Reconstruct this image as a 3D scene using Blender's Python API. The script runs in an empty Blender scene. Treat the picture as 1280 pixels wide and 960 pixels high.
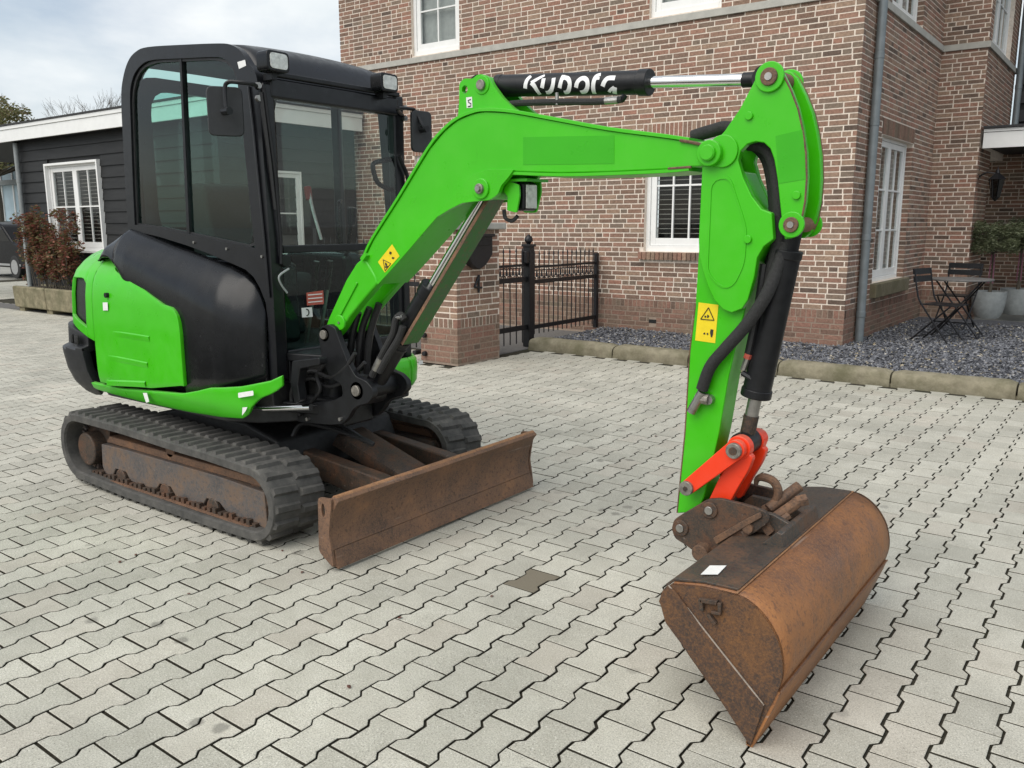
import bpy, bmesh, math, random
from mathutils import Vector, Matrix, noise as mnoise
R = random.Random(7)
sc = bpy.context.scene
col = sc.collection

# ------------------------------------------------------------------ camera
cam = bpy.data.cameras.new('camera'); camo = bpy.data.objects.new('camera', cam); col.objects.link(camo)
cam.sensor_width = 36; cam.lens = 29.9315; cam.clip_start = 0.05; cam.clip_end = 2000
CR = [[0.801057, -0.107591, 0.588839], [0.59858, 0.148989, -0.787086], [-0.003047, 0.982968, 0.18375]]
camo.matrix_world = Matrix.Translation((0, 0, 1.4804)) @ Matrix(CR).to_4x4()
sc.camera = camo

# ------------------------------------------------------------------ sky, sun, exposure
SUN_EL, SUN_AZ = math.radians(50), math.radians(-172)     # azimuth measured from +y towards +x
w = bpy.data.worlds.new('World'); sc.world = w; w.use_nodes = True
nt = w.node_tree; nt.nodes.clear()
def nn(t, **k):
    n = nt.nodes.new(t)
    for a, b in k.items(): setattr(n, a, b)
    return n
out = nn('ShaderNodeOutputWorld'); bg = nn('ShaderNodeBackground'); bg.inputs[1].default_value = 0.088
sky = nn('ShaderNodeTexSky', sky_type='NISHITA', sun_disc=False, sun_elevation=SUN_EL, sun_rotation=SUN_AZ, air_density=1.0, dust_density=2.0, ozone_density=1.0)
tc = nn('ShaderNodeTexCoord'); mp = nn('ShaderNodeMapping'); mp.inputs['Scale'].default_value = (1.0, 1.0, 2.6)
nz = nn('ShaderNodeTexNoise'); nz.inputs['Scale'].default_value = 2.3; nz.inputs['Detail'].default_value = 7; nz.inputs['Roughness'].default_value = .55; nz.inputs['Distortion'].default_value = .3
mp.inputs['Location'].default_value = (3.1, .4, .2)
rp = nn('ShaderNodeValToRGB'); rp.color_ramp.elements[0].position = .34; rp.color_ramp.elements[0].color = (.22, .22, .22, 1); rp.color_ramp.elements[1].position = .62; rp.color_ramp.elements[1].color = (1, 1, 1, 1)
nz2 = nn('ShaderNodeTexNoise'); nz2.inputs['Scale'].default_value = 4.2; nz2.inputs['Detail'].default_value = 6
rp2 = nn('ShaderNodeValToRGB'); rp2.color_ramp.elements[0].position = .3; rp2.color_ramp.elements[0].color = (5.6, 6.15, 6.5, 1); rp2.color_ramp.elements[1].position = .7; rp2.color_ramp.elements[1].color = (7.55, 7.7, 7.7, 1)
mx = nn('ShaderNodeMix', data_type='RGBA')
for a, b in ((tc.outputs['Generated'], mp.inputs[0]), (mp.outputs[0], nz.inputs['Vector']), (mp.outputs[0], nz2.inputs['Vector']), (nz.outputs[0], rp.inputs[0]), (nz2.outputs[0], rp2.inputs[0]),
             (rp.outputs[0], mx.inputs[0]), (sky.outputs[0], mx.inputs[6]), (rp2.outputs[0], mx.inputs[7]), (mx.outputs[2], bg.inputs[0]), (bg.outputs[0], out.inputs[0])):
    nt.links.new(a, b)
sl = bpy.data.lights.new('sun', 'SUN'); sl.energy = 1.6; sl.angle = math.radians(58); sl.color = (1, .955, .885)
so = bpy.data.objects.new('sun', sl); col.objects.link(so)
sd = Vector((math.sin(SUN_AZ)*math.cos(SUN_EL), math.cos(SUN_AZ)*math.cos(SUN_EL), math.sin(SUN_EL)))
so.rotation_euler = sd.to_track_quat('Z', 'Y').to_euler(); so.location = sd*60
sc.view_settings.view_transform = 'Standard'; sc.view_settings.look = 'None'; sc.view_settings.gamma = 1
sc.view_settings.exposure = 0.66; sc.view_settings.use_curve_mapping = False
sc.render.engine = 'CYCLES'

# ------------------------------------------------------------------ material helpers
class NT:
    def __init__(s, name):
        s.m = bpy.data.materials.new(name); s.m.use_nodes = True; s.t = s.m.node_tree
        s.b = s.t.nodes['Principled BSDF']; s.pos = None; s.out = s.t.nodes['Material Output']
    def n(s, t, **k):
        x = s.t.nodes.new(t)
        for a, b in k.items(): setattr(x, a, b)
        return x
    def set(s, sock, v):
        if isinstance(v, bpy.types.NodeSocket): s.t.links.new(v, sock)
        elif isinstance(v, (tuple, list)) and len(v) == 3 and sock.type == 'RGBA': sock.default_value = (*v, 1)
        else: sock.default_value = v
    def P(s):
        if not s.pos: s.pos = s.n('ShaderNodeNewGeometry').outputs['Position']
        return s.pos
    def noise(s, scale, detail=4, rough=.55, vec=None, sc3=None, dist=0):
        x = s.n('ShaderNodeTexNoise'); x.inputs['Scale'].default_value = scale; x.inputs['Detail'].default_value = detail; x.inputs['Roughness'].default_value = rough; x.inputs['Distortion'].default_value = dist
        v = vec or s.P()
        if sc3:
            m = s.n('ShaderNodeMapping'); m.inputs['Scale'].default_value = sc3; s.t.links.new(v, m.inputs[0]); v = m.outputs[0]
        s.t.links.new(v, x.inputs['Vector']); return x.outputs[0]
    def voro(s, scale, feature='F1', vec=None, rand=1):
        x = s.n('ShaderNodeTexVoronoi', feature=feature); x.inputs['Scale'].default_value = scale; x.inputs['Randomness'].default_value = rand
        s.t.links.new(vec or s.P(), x.inputs['Vector']); return x
    def ramp(s, f, stops, interp='LINEAR'):
        x = s.n('ShaderNodeValToRGB'); e = x.color_ramp.elements; x.color_ramp.interpolation = interp
        while len(e) < len(stops): e.new(.5)
        for el, (p, c) in zip(e, stops):
            el.position = p; el.color = (*c, 1) if isinstance(c, (tuple, list)) else (c, c, c, 1)
        s.set(x.inputs[0], f); return x.outputs[0]
    def mix(s, f, a, b, mode='MIX'):
        x = s.n('ShaderNodeMix', data_type='RGBA', blend_type=mode); s.set(x.inputs[0], f); s.set(x.inputs[6], a); s.set(x.inputs[7], b); return x.outputs[2]
    def math(s, op, a, b=0.0):
        x = s.n('ShaderNodeMath', operation=op); s.set(x.inputs[0], a); s.set(x.inputs[1], b); return x.outputs[0]
    def tint(s):
        a = s.n('ShaderNodeAttribute', attribute_name='tint'); o = s.n('ShaderNodeObjectInfo')
        return s.math('FRACT', s.math('ADD', a.outputs['Fac'], o.outputs['Random']))
    def bump(s, h, strength=.3, dist=.01, prev=None):
        x = s.n('ShaderNodeBump'); x.inputs['Strength'].default_value = strength; x.inputs['Distance'].default_value = dist; s.t.links.new(h, x.inputs['Height'])
        if prev: s.t.links.new(prev, x.inputs['Normal'])
        return x.outputs[0]
    def done(s, base, rough=.5, metal=0, normal=None, coat=0, spec=.5, coat_rough=.1):
        s.set(s.b.inputs['Base Color'], base); s.set(s.b.inputs['Roughness'], rough); s.set(s.b.inputs['Metallic'], metal); s.b.inputs['Specular IOR Level'].default_value = spec
        s.b.inputs['Coat Weight'].default_value = coat; s.b.inputs['Coat Roughness'].default_value = coat_rough
        if normal: s.t.links.new(normal, s.b.inputs['Normal'])
        return s.m
M = {}
def plain(name, c, rough=.5, metal=0, var=.12, scale=18, bump=0, coat=0, bscale=None, spec=.5):
    t = NT(name); f = t.noise(scale, 5)
    a = tuple(v*(1-var) for v in c); b = tuple(min(1, v*(1+var)) for v in c)
    base = t.ramp(f, [(.3, a), (.7, b)])
    r = t.ramp(t.noise(scale*2.3, 3), [(.3, max(0, rough-.07)), (.7, min(1, rough+.07))])
    nm = t.bump(t.noise(bscale or scale*6, 4), bump, .004) if bump else None
    M[name] = t.done(base, r, metal, nm, coat, spec); return M[name]

def mk_paver(name, lo, hi, brown=False):
    t = NT(name); ti = t.tint()
    base = t.ramp(ti, [(0, lo), (.5, tuple((a+b)/2 for a, b in zip(lo, hi))), (1, hi)])
    sp = t.noise(210, 3, .75); base = t.mix(t.ramp(sp, [(.34, .95), (.44, 0.0)]), base, (.17, .165, .145))
    sp2 = t.noise(170, 3, .75); base = t.mix(t.ramp(sp2, [(.57, 0.0), (.68, .9)]), base, (.74, .73, .68))
    base = t.mix(1.0, base, t.ramp(t.noise(190, 2, .8), [(.32, (.74, .74, .735)), (.5, (1.0, 1.0, 1.0)), (.68, (1.2, 1.2, 1.19))]), 'MULTIPLY')
    base = t.mix(t.ramp(t.math('FRACT', t.math('MULTIPLY', ti, 7.31)), [(.78, 0.0), (.95, .16)]), base, (.50, .40, .34))
    big = t.noise(1.1, 5, .6); base = t.mix(1.0, base, t.ramp(big, [(.3, (.80, .80, .78)), (.68, (1.08, 1.07, 1.04))]), 'MULTIPLY')
    mid = t.noise(9, 5, .65); base = t.mix(1.0, base, t.ramp(mid, [(.3, (.9, .895, .88)), (.7, (1.05, 1.05, 1.05))]), 'MULTIPLY')
    # drips of old oil and leaf stains
    v = t.voro(7.5, 'SMOOTH_F1'); vd = t.voro(7.5)
    act = t.ramp(t.math('ADD', vd.outputs['Color'], 0.0), [(.66, 0.0), (.68, 1.0)])
    dist = t.math('ADD', vd.outputs['Distance'], t.math('MULTIPLY', t.noise(34, 3), .22))
    spot = t.math('MULTIPLY', act, t.ramp(dist, [(.27, .7), (.35, 0.0)]))
    spot = t.math('MULTIPLY', spot, t.ramp(t.noise(.55, 2), [(.46, 0.0), (.54, 1.0)]))
    base = t.mix(spot, base, (.19, .18, .155))
    # greenish growth close to the wall and kerb
    gx = t.n('ShaderNodeSeparateXYZ'); t.t.links.new(t.P(), gx.inputs[0])
    gr = t.math('MULTIPLY', t.ramp(t.math('MULTIPLY', gx.outputs[1], .1), [(.72, 0.0), (.84, .55)]), t.ramp(t.noise(2.2, 6, .7), [(.42, 0.0), (.62, 1.0)]))
    base = t.mix(gr, base, (.20, .20, .145))
    if brown: base = t.mix(.82, base, (.15, .125, .085))
    nm = t.bump(t.noise(420, 3, .7), .35, .002)
    nm = t.bump(t.noise(60, 4), .15, .003, nm)
    M[name] = t.done(base, t.ramp(mid, [(.3, .66), (.7, .8)]), 0, nm, spec=.42); return M[name]
mk_paver('paver', (.43, .418, .367), (.545, .53, .47))
mk_paver('paver_brown', (.30, .29, .26), (.33, .32, .28), True)

def mk_brick(name, stops, dirt=(.2, .17, .14)):
    t = NT(name); ti = t.tint()
    base = t.ramp(ti, stops, 'LINEAR')
    base = t.mix(1.0, base, t.ramp(t.noise(38, 5, .7), [(.28, (.62, .6, .58)), (.7, (1.22, 1.2, 1.18))]), 'MULTIPLY')
    base = t.mix(t.ramp(t.noise(95, 3), [(.58, 0.0), (.75, .22)]), base, (.34, .29, .25))
    base = t.mix(t.ramp(t.noise(1.4, 4), [(.5, 0.0), (.75, .35)]), base, dirt)
    M[name] = t.done(base, .88, 0, t.bump(t.noise(70, 5, .7), .5, .006), spec=.25); return M[name]
mk_brick('brick', [(0, (.115, .086, .070)), (.12, (.27, .178, .132)), (.28, (.34, .198, .146)), (.42, (.215, .140, .105)), (.56, (.36, .250, .182)), (.70, (.195, .155, .122)), (.84, (.345, .185, .136)), (1, (.205, .148, .114))])
mk_brick('brick_base', [(0, (.15, .105, .082)), (.3, (.27, .15, .115)), (.55, (.22, .155, .118)), (.8, (.29, .165, .125)), (1, (.18, .145, .11))], (.16, .16, .11))
def mk_mortar(name, c):
    t = NT(name); base = t.ramp(t.noise(22, 5, .7), [(.25, tuple(v*.72 for v in c)), (.7, tuple(v*1.08 for v in c))])
    M[name] = t.done(base, .95, 0, t.bump(t.noise(120, 4), .4, .004), spec=.2)
mk_mortar('mortar', (.80, .70, .60)); mk_mortar('mortar_base', (.34, .265, .21))

def mk_paint(name, c, dust=.25, chips=True):
    t = NT(name); base = t.ramp(t.noise(3.5, 4), [(.3, tuple(v*.93 for v in c)), (.7, tuple(v*1.05 for v in c))])
    if chips:
        base = t.mix(t.ramp(t.noise(46, 4, .75), [(.73, 0.0), (.76, .85)]), base, (.10, .055, .03))
        base = t.mix(t.ramp(t.noise(28, 2, .5, sc3=(1, 1, .12)), [(.70, 0.0), (.80, .35)]), base, tuple(v*.55 for v in c))
    base = t.mix(t.ramp(t.noise(7, 6, .7), [(.45, 0.0), (.8, dust)]), base, (.20, .42, .12) if c[1] > c[0] else (.4, .25, .2))
    gn = t.n('ShaderNodeNewGeometry'); sx = t.n('ShaderNodeSeparateXYZ'); t.t.links.new(gn.outputs['Normal'], sx.inputs[0])
    base = t.mix(t.math('MULTIPLY', t.ramp(sx.outputs[2], [(.45, 0.0), (.95, .42)]), t.ramp(t.noise(16, 6, .75), [(.3, .25), (.7, 1.0)])), base, (.33, .34, .25))
    base = t.mix(t.ramp(t.noise(30, 4, .6, sc3=(.18, 1, 1)), [(.66, 0.0), (.74, .22)]), base, tuple(v*.6 for v in c))
    base = t.mix(t.ramp(t.noise(1.8, 5, .6), [(.4, 0.0), (.7, .20)]), base, tuple(v*.74 for v in c))
    r = t.ramp(t.noise(14, 4), [(.3, .26), (.75, .5)])
    M[name] = t.done(base, r, 0, t.bump(t.noise(90, 3), .05, .002), coat=.12, coat_rough=.12, spec=.38)
mk_paint('green', (.050, .500, .003), .10); mk_paint('green_panel', (.034, .41, .001), .02, False); mk_paint('orange', (.86, .048, .010), .06)
def mk_rust(name, stops, scale=6, rough=.75, metal=.15, scr=True):
    t = NT(name); f = t.math('ADD', t.math('MULTIPLY', t.noise(scale, 6, .62, dist=.4), .75), t.math('MULTIPLY', t.noise(scale*9, 5, .7), .25))
    base = t.ramp(f, stops)
    base = t.mix(t.ramp(t.noise(150, 3, .7), [(.4, 0.0), (.7, .5)]), base, stops[-1][1])
    base = t.mix(t.ramp(t.noise(60, 3, .6), [(.34, .55), (.45, 0.0)]), base, stops[0][1])
    if scr: base = t.mix(t.ramp(t.noise(40, 3, .5, sc3=(1, .06, 1)), [(.68, 0.0), (.76, .45)]), base, (.36, .29, .24))
    M[name] = t.done(base, t.ramp(f, [(.35, rough-.18), (.65, rough+.1)]), metal, t.bump(t.noise(120, 5, .75), .35, .003))
mk_rust('rust', [(.32, (.078, .040, .027)), (.44, (.165, .072, .033)), (.55, (.285, .118, .040)), (.70, (.42, .185, .062))], 2.7, .58, .05)
mk_rust('rust_blade', [(.33, (.055, .037, .029)), (.45, (.115, .069, .047)), (.57, (.17, .096, .060)), (.72, (.30, .155, .078))], 5.5, .8, .05)
mk_rust('rust_edge', [(.33, (.12, .065, .04)), (.47, (.25, .125, .062)), (.6, (.34, .17, .078)), (.74, (.45, .25, .12))], 9, .8, .05)
mk_rust('rust_lock', [(.33, (.038, .028, .024)), (.47, (.085, .054, .038)), (.6, (.15, .085, .05)), (.74, (.25, .135, .075))], 16, .8, .1, False)
mk_rust('rust_dark', [(.30, (.022, .022, .022)), (.48, (.05, .045, .038)), (.6, (.11, .06, .038)), (.75, (.19, .095, .05))], 9, .7, .3)
mk_rust('rust_teal', [(.30, (.030, .037, .039)), (.47, (.056, .058, .053)), (.58, (.11, .07, .048)), (.74, (.20, .105, .057))], 7, .6, .3)
mk_rust('track_steel', [(.32, (.060, .064, .072)), (.46, (.105, .104, .106)), (.58, (.165, .118, .088)), (.74, (.26, .16, .10))], 5, .7, .3)
mk_rust('rust_side', [(.36, (.032, .025, .022)), (.48, (.062, .037, .027)), (.57, (.125, .060, .027)), (.70, (.26, .120, .040))], 2.4, .75, .08, False)
mk_rust('green_worn', [(.38, (.14, .068, .035)), (.45, (.035, .085, .025)), (.55, (.028, .13, .022)), (.8, (.032, .19, .024))], 6, .5, 0, False)
mk_rust('steel_dull', [(.3, (.16, .12, .09)), (.6, (.34, .29, .24)), (.8, (.42, .37, .32))], 20, .6, .4, False)
pass  #, (.014, .014, .014), .6, 0, .3, 60, .9, bscale=160)
def mk_rubber():
    t = NT('rubber'); base = t.ramp(t.noise(14, 5, .7), [(.3, (.048, .048, .046)), (.62, (.098, .094, .087)), (.8, (.17, .16, .14))])
    M['rubber'] = t.done(base, .82, 0, t.bump(t.noise(70, 4), .35, .004), spec=.3)
mk_rubber()
def mk_blackplastic():
    t = NT('black_plastic'); base = t.ramp(t.noise(9, 5, .7), [(.3, (.0045, .005, .006)), (.7, (.009, .0095, .011))])
    base = t.mix(t.ramp(t.noise(24, 3, .6, sc3=(1, 1, .35), dist=1.5), [(.70, 0.0), (.73, .16)]), base, (.12, .12, .12))
    M['black_plastic'] = t.done(base, t.ramp(t.noise(11, 4), [(.3, .22), (.7, .31)]), 0, t.bump(t.noise(260, 2), .06, .002), spec=.32)
mk_blackplastic()
plain('grille', (.014, .014, .014), .6, 0, .3, 60, .9, bscale=160)
plain('black_metal', (.0085, .009, .0105), .42, 0, .3, 20, .08, spec=.35)
plain('cab_metal', (.008, .0085, .0105), .34, 0, .2, 14, .03, spec=.4)
plain('counterweight', (.022, .023, .025), .5, 0, .2, 16, .1)
plain('frame_dark', (.011, .011, .011), .6, 0, .4, 22, .2)
plain('hose', (.014, .014, .015), .5, 0, .25, 60, .2)
plain('hose_sleeve', (.022, .022, .022), .8, 0, .3, 120, .6, bscale=400)
plain('chrome', (.78, .78, .78), .12, 1, .05, 10)
plain('steel', (.36, .35, .33), .38, .9, .2, 30, .1)
plain('pin_steel', (.27, .25, .22), .5, .7, .35, 60, .2)
plain('zinc', (.20, .225, .235), .5, .35, .14, 7, .08)
plain('concrete_light', (.42, .41, .37), .9, 0, .12, 8, .3)
plain('white_paint', (.82, .82, .80), .42, 0, .04, 6, .03)
plain('white_sticker', (.78, .78, .76), .5, 0, .05, 40)
plain('yellow_sticker', (.80, .62, .012), .45, 0, .05, 30)
plain('red_sticker', (.45, .09, .06), .5, 0, .2, 90)
plain('print_black', (.02, .018, .015), .6, 0, .1, 40)
plain('logo_white', (.82, .82, .82), .45, 0, .03, 40)
plain('roof_felt', (.04, .04, .042), .9, 0, .2, 8, .3)
plain('iron', (.012, .012, .014), .42, .2, .25, 30, .15)
plain('seat_fabric', (.022, .022, .023), .85, 0, .2, 90, .4)
plain('knob_red', (.20, .03, .025), .4, 0, .1, 30)
plain('lamp_lens', (.62, .62, .58), .12, .4, .3, 45, .4, coat=.6)
plain('pot_grey', (.27, .29, .29), .7, 0, .14, 14, .15)
plain('bark', (.10, .085, .065), .9, 0, .3, 30, .5)
plain('ribbon', (.26, .10, .15), .6, 0, .2, 30)
plain('curtain', (.40, .40, .375), .8, 0, .12, 12)
plain('slat', (.30, .28, .25), .5, 0, .1, 20)
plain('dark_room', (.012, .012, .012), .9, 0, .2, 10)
plain('tabletop', (.14, .135, .13), .5, 0, .2, 20, .1)
plain('asphalt_strip', (.13, .125, .118), .9, 0, .2, 40, .4)
plain('far_ground', (.30, .295, .27), .95, 0, .15, .6, spec=.1)
plain('car_paint', (.004, .004, .005), .2, 0, .1, 6, spec=.15)
plain('tyre', (.018, .018, .018), .85, 0, .2, 40, .3)
plain('alloy', (.5, .5, .5), .35, .8, .1, 20)
plain('panel_blue', (.42, .55, .62), .45, 0, .08, 3)
plain('dry_leaf', (.12, .05, .035), .8, 0, .4, 120)
plain('soil', (.05, .04, .03), .95, 0, .3, 40, .5)
def mk_black_board():
    t = NT('black_board'); g = t.noise(14, 6, .6, sc3=(.12, 1, 1)); base = t.ramp(g, [(.3, (.012, .0125, .013)), (.7, (.024, .0245, .025))])
    M['black_board'] = t.done(base, .62, 0, t.bump(t.noise(60, 5, .6, sc3=(.06, 1, 1)), .3, .004), spec=.35)
mk_black_board()
def mk_stone(name, a, b, moss):
    t = NT(name); base = t.ramp(t.noise(9, 6, .65), [(.28, a), (.72, b)])
    base = t.mix(t.ramp(t.noise(3.2, 6, .7), [(.42, 0.0), (.66, .75)]), base, moss)
    M[name] = t.done(base, .92, 0, t.bump(t.noise(55, 6, .7), .55, .01), spec=.25)
mk_stone('kerb_stone', (.17, .15, .105), (.31, .28, .20), (.105, .10, .055))
mk_stone('trough_stone', (.16, .14, .09), (.33, .29, .19), (.10, .10, .055))
mk_stone('sill_stone', (.15, .13, .09), (.24, .21, .14), (.12, .11, .06))
def mk_slate():
    t = NT('slate'); ti = t.tint(); base = t.ramp(ti, [(0, (.055, .057, .066)), (.45, (.12, .124, .14)), (.8, (.19, .196, .215)), (.93, (.24, .24, .245)), (.97, (.34, .28, .17)), (1, (.55, .52, .46))])
    M['slate'] = t.done(base, .6, 0, t.bump(t.noise(120, 3), .3, .003))
mk_slate(); plain('slate_bed', (.07, .073, .083), .9, 0, .6, 80, .8)
def mk_sand():
    t = NT('joint_sand'); base = t.ramp(t.noise(80, 5, .7), [(.3, (.032, .029, .022)), (.7, (.068, .063, .047))])
    base = t.mix(t.ramp(t.noise(2, 4), [(.55, 0.0), (.7, .5)]), base, (.035, .042, .02))
    M['joint_sand'] = t.done(base, .97, 0, t.bump(t.noise(300, 3), .6, .004), spec=.1)
mk_sand()
def mk_leaf(name, stops, trans=.25):
    t = NT(name); ti = t.tint(); base = t.ramp(ti, stops)
    m = t.done(base, .55, 0, None, spec=.3)
    tr = t.n('ShaderNodeBsdfTranslucent'); t.set(tr.inputs[0], base); ms = t.n('ShaderNodeMixShader'); ms.inputs[0].default_value = trans
    t.t.links.new(t.b.outputs[0], ms.inputs[1]); t.t.links.new(tr.outputs[0], ms.inputs[2]); t.t.links.new(ms.outputs[0], t.out.inputs[0])
    M[name] = m
mk_leaf('leaf_red', [(0, (.26, .085, .06)), (.3, (.16, .06, .045)), (.55, (.15, .11, .05)), (.8, (.10, .12, .045)), (1, (.34, .14, .09))], .35)
mk_leaf('leaf_olive', [(0, (.08, .10, .045)), (.5, (.14, .16, .085)), (1, (.22, .24, .15))])
mk_leaf('leaf_far', [(0, (.12, .13, .05)), (.5, (.21, .21, .085)), (.8, (.25, .21, .11)), (1, (.18, .14, .10))], .4)
mk_leaf('leaf_dark', [(0, (.012, .025, .010)), (.5, (.022, .042, .014)), (1, (.04, .06, .02))])
def mk_glass(name, tintc, refl=.9, rough=.0, ior=1.5):
    m = bpy.data.materials.new(name); m.use_nodes = True; t = m.node_tree; t.nodes.clear()
    o = t.nodes.new('ShaderNodeOutputMaterial'); tr = t.nodes.new('ShaderNodeBsdfTransparent'); tr.inputs[0].default_value = (*tintc, 1)
    gl = t.nodes.new('ShaderNodeBsdfGlossy'); gl.inputs[0].default_value = (refl, refl, refl, 1); gl.inputs['Roughness'].default_value = rough
    fr = t.nodes.new('ShaderNodeFresnel'); fr.inputs[0].default_value = ior; ms = t.nodes.new('ShaderNodeMixShader')
    ge = t.nodes.new('ShaderNodeNewGeometry'); inv = t.nodes.new('ShaderNodeMath'); inv.operation = 'SUBTRACT'; inv.inputs[0].default_value = 1; mul = t.nodes.new('ShaderNodeMath'); mul.operation = 'MULTIPLY'
    for a, b in ((ge.outputs['Backfacing'], inv.inputs[1]), (fr.outputs[0], mul.inputs[0]), (inv.outputs[0], mul.inputs[1]), (mul.outputs[0], ms.inputs[0]), (tr.outputs[0], ms.inputs[1]), (gl.outputs[0], ms.inputs[2]), (ms.outputs[0], o.inputs[0])): t.links.new(a, b)
    M[name] = m
mk_glass('cab_glass', (.74, .90, .855)); mk_glass('window_glass', (.90, .92, .92))
mk_glass('car_glass', (.10, .11, .11))
mk_glass('windscreen_glass', (.93, .955, .94))

# ------------------------------------------------------------------ object helpers
WPOS = {}
def setp(o, parent, world):
    WPOS[o.name] = Vector(world); o.location = Vector(world) - (WPOS[parent.name] if parent else Vector((0, 0, 0)))
    if parent: o.parent = parent
def tag(o, label=None, cat=None, group=None, kind=None):
    if label: o['label'] = label
    if cat: o['category'] = cat
    if group: o['group'] = group
    if kind: o['kind'] = kind
    return o
def thing(name, loc, label, cat, group=None):
    o = bpy.data.objects.new(name, None); col.objects.link(o); o.empty_display_size = .2; setp(o, None, loc); return tag(o, label, cat, group)
def finish(name, me, mat, parent, world, smooth=None, bevel=0, seg=2, sub=0, solid=0):
    o = bpy.data.objects.new(name, me); col.objects.link(o); setp(o, parent, world)
    if mat:
        for mm in (mat if isinstance(mat, (list, tuple)) else [mat]): me.materials.append(M[mm])
    if smooth is not None:
        me.polygons.foreach_set('use_smooth', [True]*len(me.polygons)); me.set_sharp_from_angle(angle=math.radians(smooth))
    if solid: md = o.modifiers.new('solid', 'SOLIDIFY'); md.thickness = solid; md.offset = -1
    if bevel:
        md = o.modifiers.new('bevel', 'BEVEL'); md.width = bevel; md.segments = seg; md.limit_method = 'ANGLE'; md.angle_limit = math.radians(32); md.harden_normals = smooth is not None
    if sub: md = o.modifiers.new('sub', 'SUBSURF'); md.levels = md.render_levels = sub
    return o
class MB:
    def __init__(s): s.v = []; s.f = []; s.t = []
    def add(s, vs, fs, tint=None):
        b = len(s.v); s.v += [tuple(v) for v in vs]; s.f += [[i+b for i in f] for f in fs]
        if tint is not None: s.t += [tint]*len(fs)
        return s
    def box(s, a, b, tint=None):
        x0, y0, z0 = a; x1, y1, z1 = b
        return s.add([(x0,y0,z0),(x1,y0,z0),(x1,y1,z0),(x0,y1,z0),(x0,y0,z1),(x1,y0,z1),(x1,y1,z1),(x0,y1,z1)],
                     [(0,3,2,1),(4,5,6,7),(0,1,5,4),(1,2,6,5),(2,3,7,6),(3,0,4,7)], tint)
    def prism(s, poly, a0, a1, axis='y'):      # poly in the two other axes (x,z) / (y,z) / (x,y)
        area = sum(p[0]*q[1]-q[0]*p[1] for p, q in zip(poly, poly[1:]+poly[:1]))
        if area < 0: poly = poly[::-1]
        n = len(poly)
        def mp(p, a): return (p[0], a, p[1]) if axis == 'y' else (a, p[0], p[1]) if axis == 'x' else (p[0], p[1], a)
        vs = [mp(p, a0) for p in poly]+[mp(p, a1) for p in poly]
        fs = [list(range(n)), list(range(2*n-1, n-1, -1))]+[(i, i+n, (i+1) % n+n, (i+1) % n) for i in range(n)]
        if axis != 'y': fs = [list(reversed(f)) for f in fs]
        return s.add(vs, fs)
    def cyl(s, p0, p1, r0, r1=None, n=16, cap=True):
        r1 = r0 if r1 is None else r1
        p0 = Vector(p0); p1 = Vector(p1); d = (p1-p0).normalized(); a = d.orthogonal().normalized(); b = d.cross(a)
        vs = []
        for p, r in ((p0, r0), (p1, r1)):
            for i in range(n): t = 2*math.pi*i/n; vs.append(p+a*(r*math.cos(t))+b*(r*math.sin(t)))
        fs = [(i, (i+1) % n, (i+1) % n+n, i+n) for i in range(n)]
        if cap: fs += [list(range(n-1, -1, -1)), list(range(n, 2*n))]
        return s.add(vs, fs)
    def tube(s, path, r, n=10, closed=False):
        P = [Vector(p) for p in path]; m = len(P); rs = r if isinstance(r, (list, tuple)) else [r]*m; vs = []; a = None
        for i, p in enumerate(P):
            d = ((P[(i+1) % m]-P[i-1]) if closed else (P[min(i+1, m-1)]-P[max(i-1, 0)])).normalized()
            if a is None: a = d.orthogonal().normalized()
            a = (a-d*a.dot(d)).normalized(); b = d.cross(a)
            for k in range(n): t = 2*math.pi*k/n; vs.append(p+a*(rs[i]*math.cos(t))+b*(rs[i]*math.sin(t)))
        fs = []
        for i in range(m if closed else m-1):
            j = (i+1) % m
            fs += [(i*n+k, i*n+(k+1) % n, j*n+(k+1) % n, j*n+k) for k in range(n)]
        if not closed: fs += [list(range(n-1, -1, -1)), [(m-1)*n+k for k in range(n)]]
        return s.add(vs, fs)
    def ring(s, outer, inner, a0, a1, axis='y'):      # frame between two loops with the same number of points
        n = len(outer)
        def mp(p, a): return (p[0], a, p[1]) if axis == 'y' else (a, p[0], p[1])
        vs = [mp(p, a0) for p in outer]+[mp(p, a0) for p in inner]+[mp(p, a1) for p in outer]+[mp(p, a1) for p in inner]
        fs = []
        for i in range(n):
            j = (i+1) % n
            fs += [(i, j, j+n, i+n), (i+2*n, i+3*n, j+3*n, j+2*n), (i, i+2*n, j+2*n, j), (i+n, j+n, j+3*n, i+3*n)]
        return s.add(vs, fs)
    def grid(s, rows):
        m = len(rows[0]); vs = [v for r in rows for v in r]
        return s.add(vs, [(i*m+k, i*m+k+1, (i+1)*m+k+1, (i+1)*m+k) for i in range(len(rows)-1) for k in range(m-1)])
    def build(s, name, mat, parent=None, smooth=35, bevel=0, seg=2, sub=0, solid=0, origin=None, fix=True, **tg):
        if origin is None:
            lo = [min(v[k] for v in s.v) for k in range(3)]; hi = [max(v[k] for v in s.v) for k in range(3)]
            origin = [(a+b)/2 for a, b in zip(lo, hi)]
            if parent is None: origin[2] = lo[2]
        me = bpy.data.meshes.new(name); me.from_pydata([(v[0]-origin[0], v[1]-origin[1], v[2]-origin[2]) for v in s.v], [], s.f)
        if s.t and len(s.t) == len(s.f):
            at = me.attributes.new('tint', 'FLOAT', 'FACE'); at.data.foreach_set('value', s.t)
        if fix:
            bm = bmesh.new(); bm.from_mesh(me); bmesh.ops.recalc_face_normals(bm, faces=bm.faces); bm.to_mesh(me); bm.free()
        o = finish(name, me, mat, parent, origin, smooth, bevel, seg, sub, solid)
        if tg: tag(o, **tg)
        return o
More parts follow.
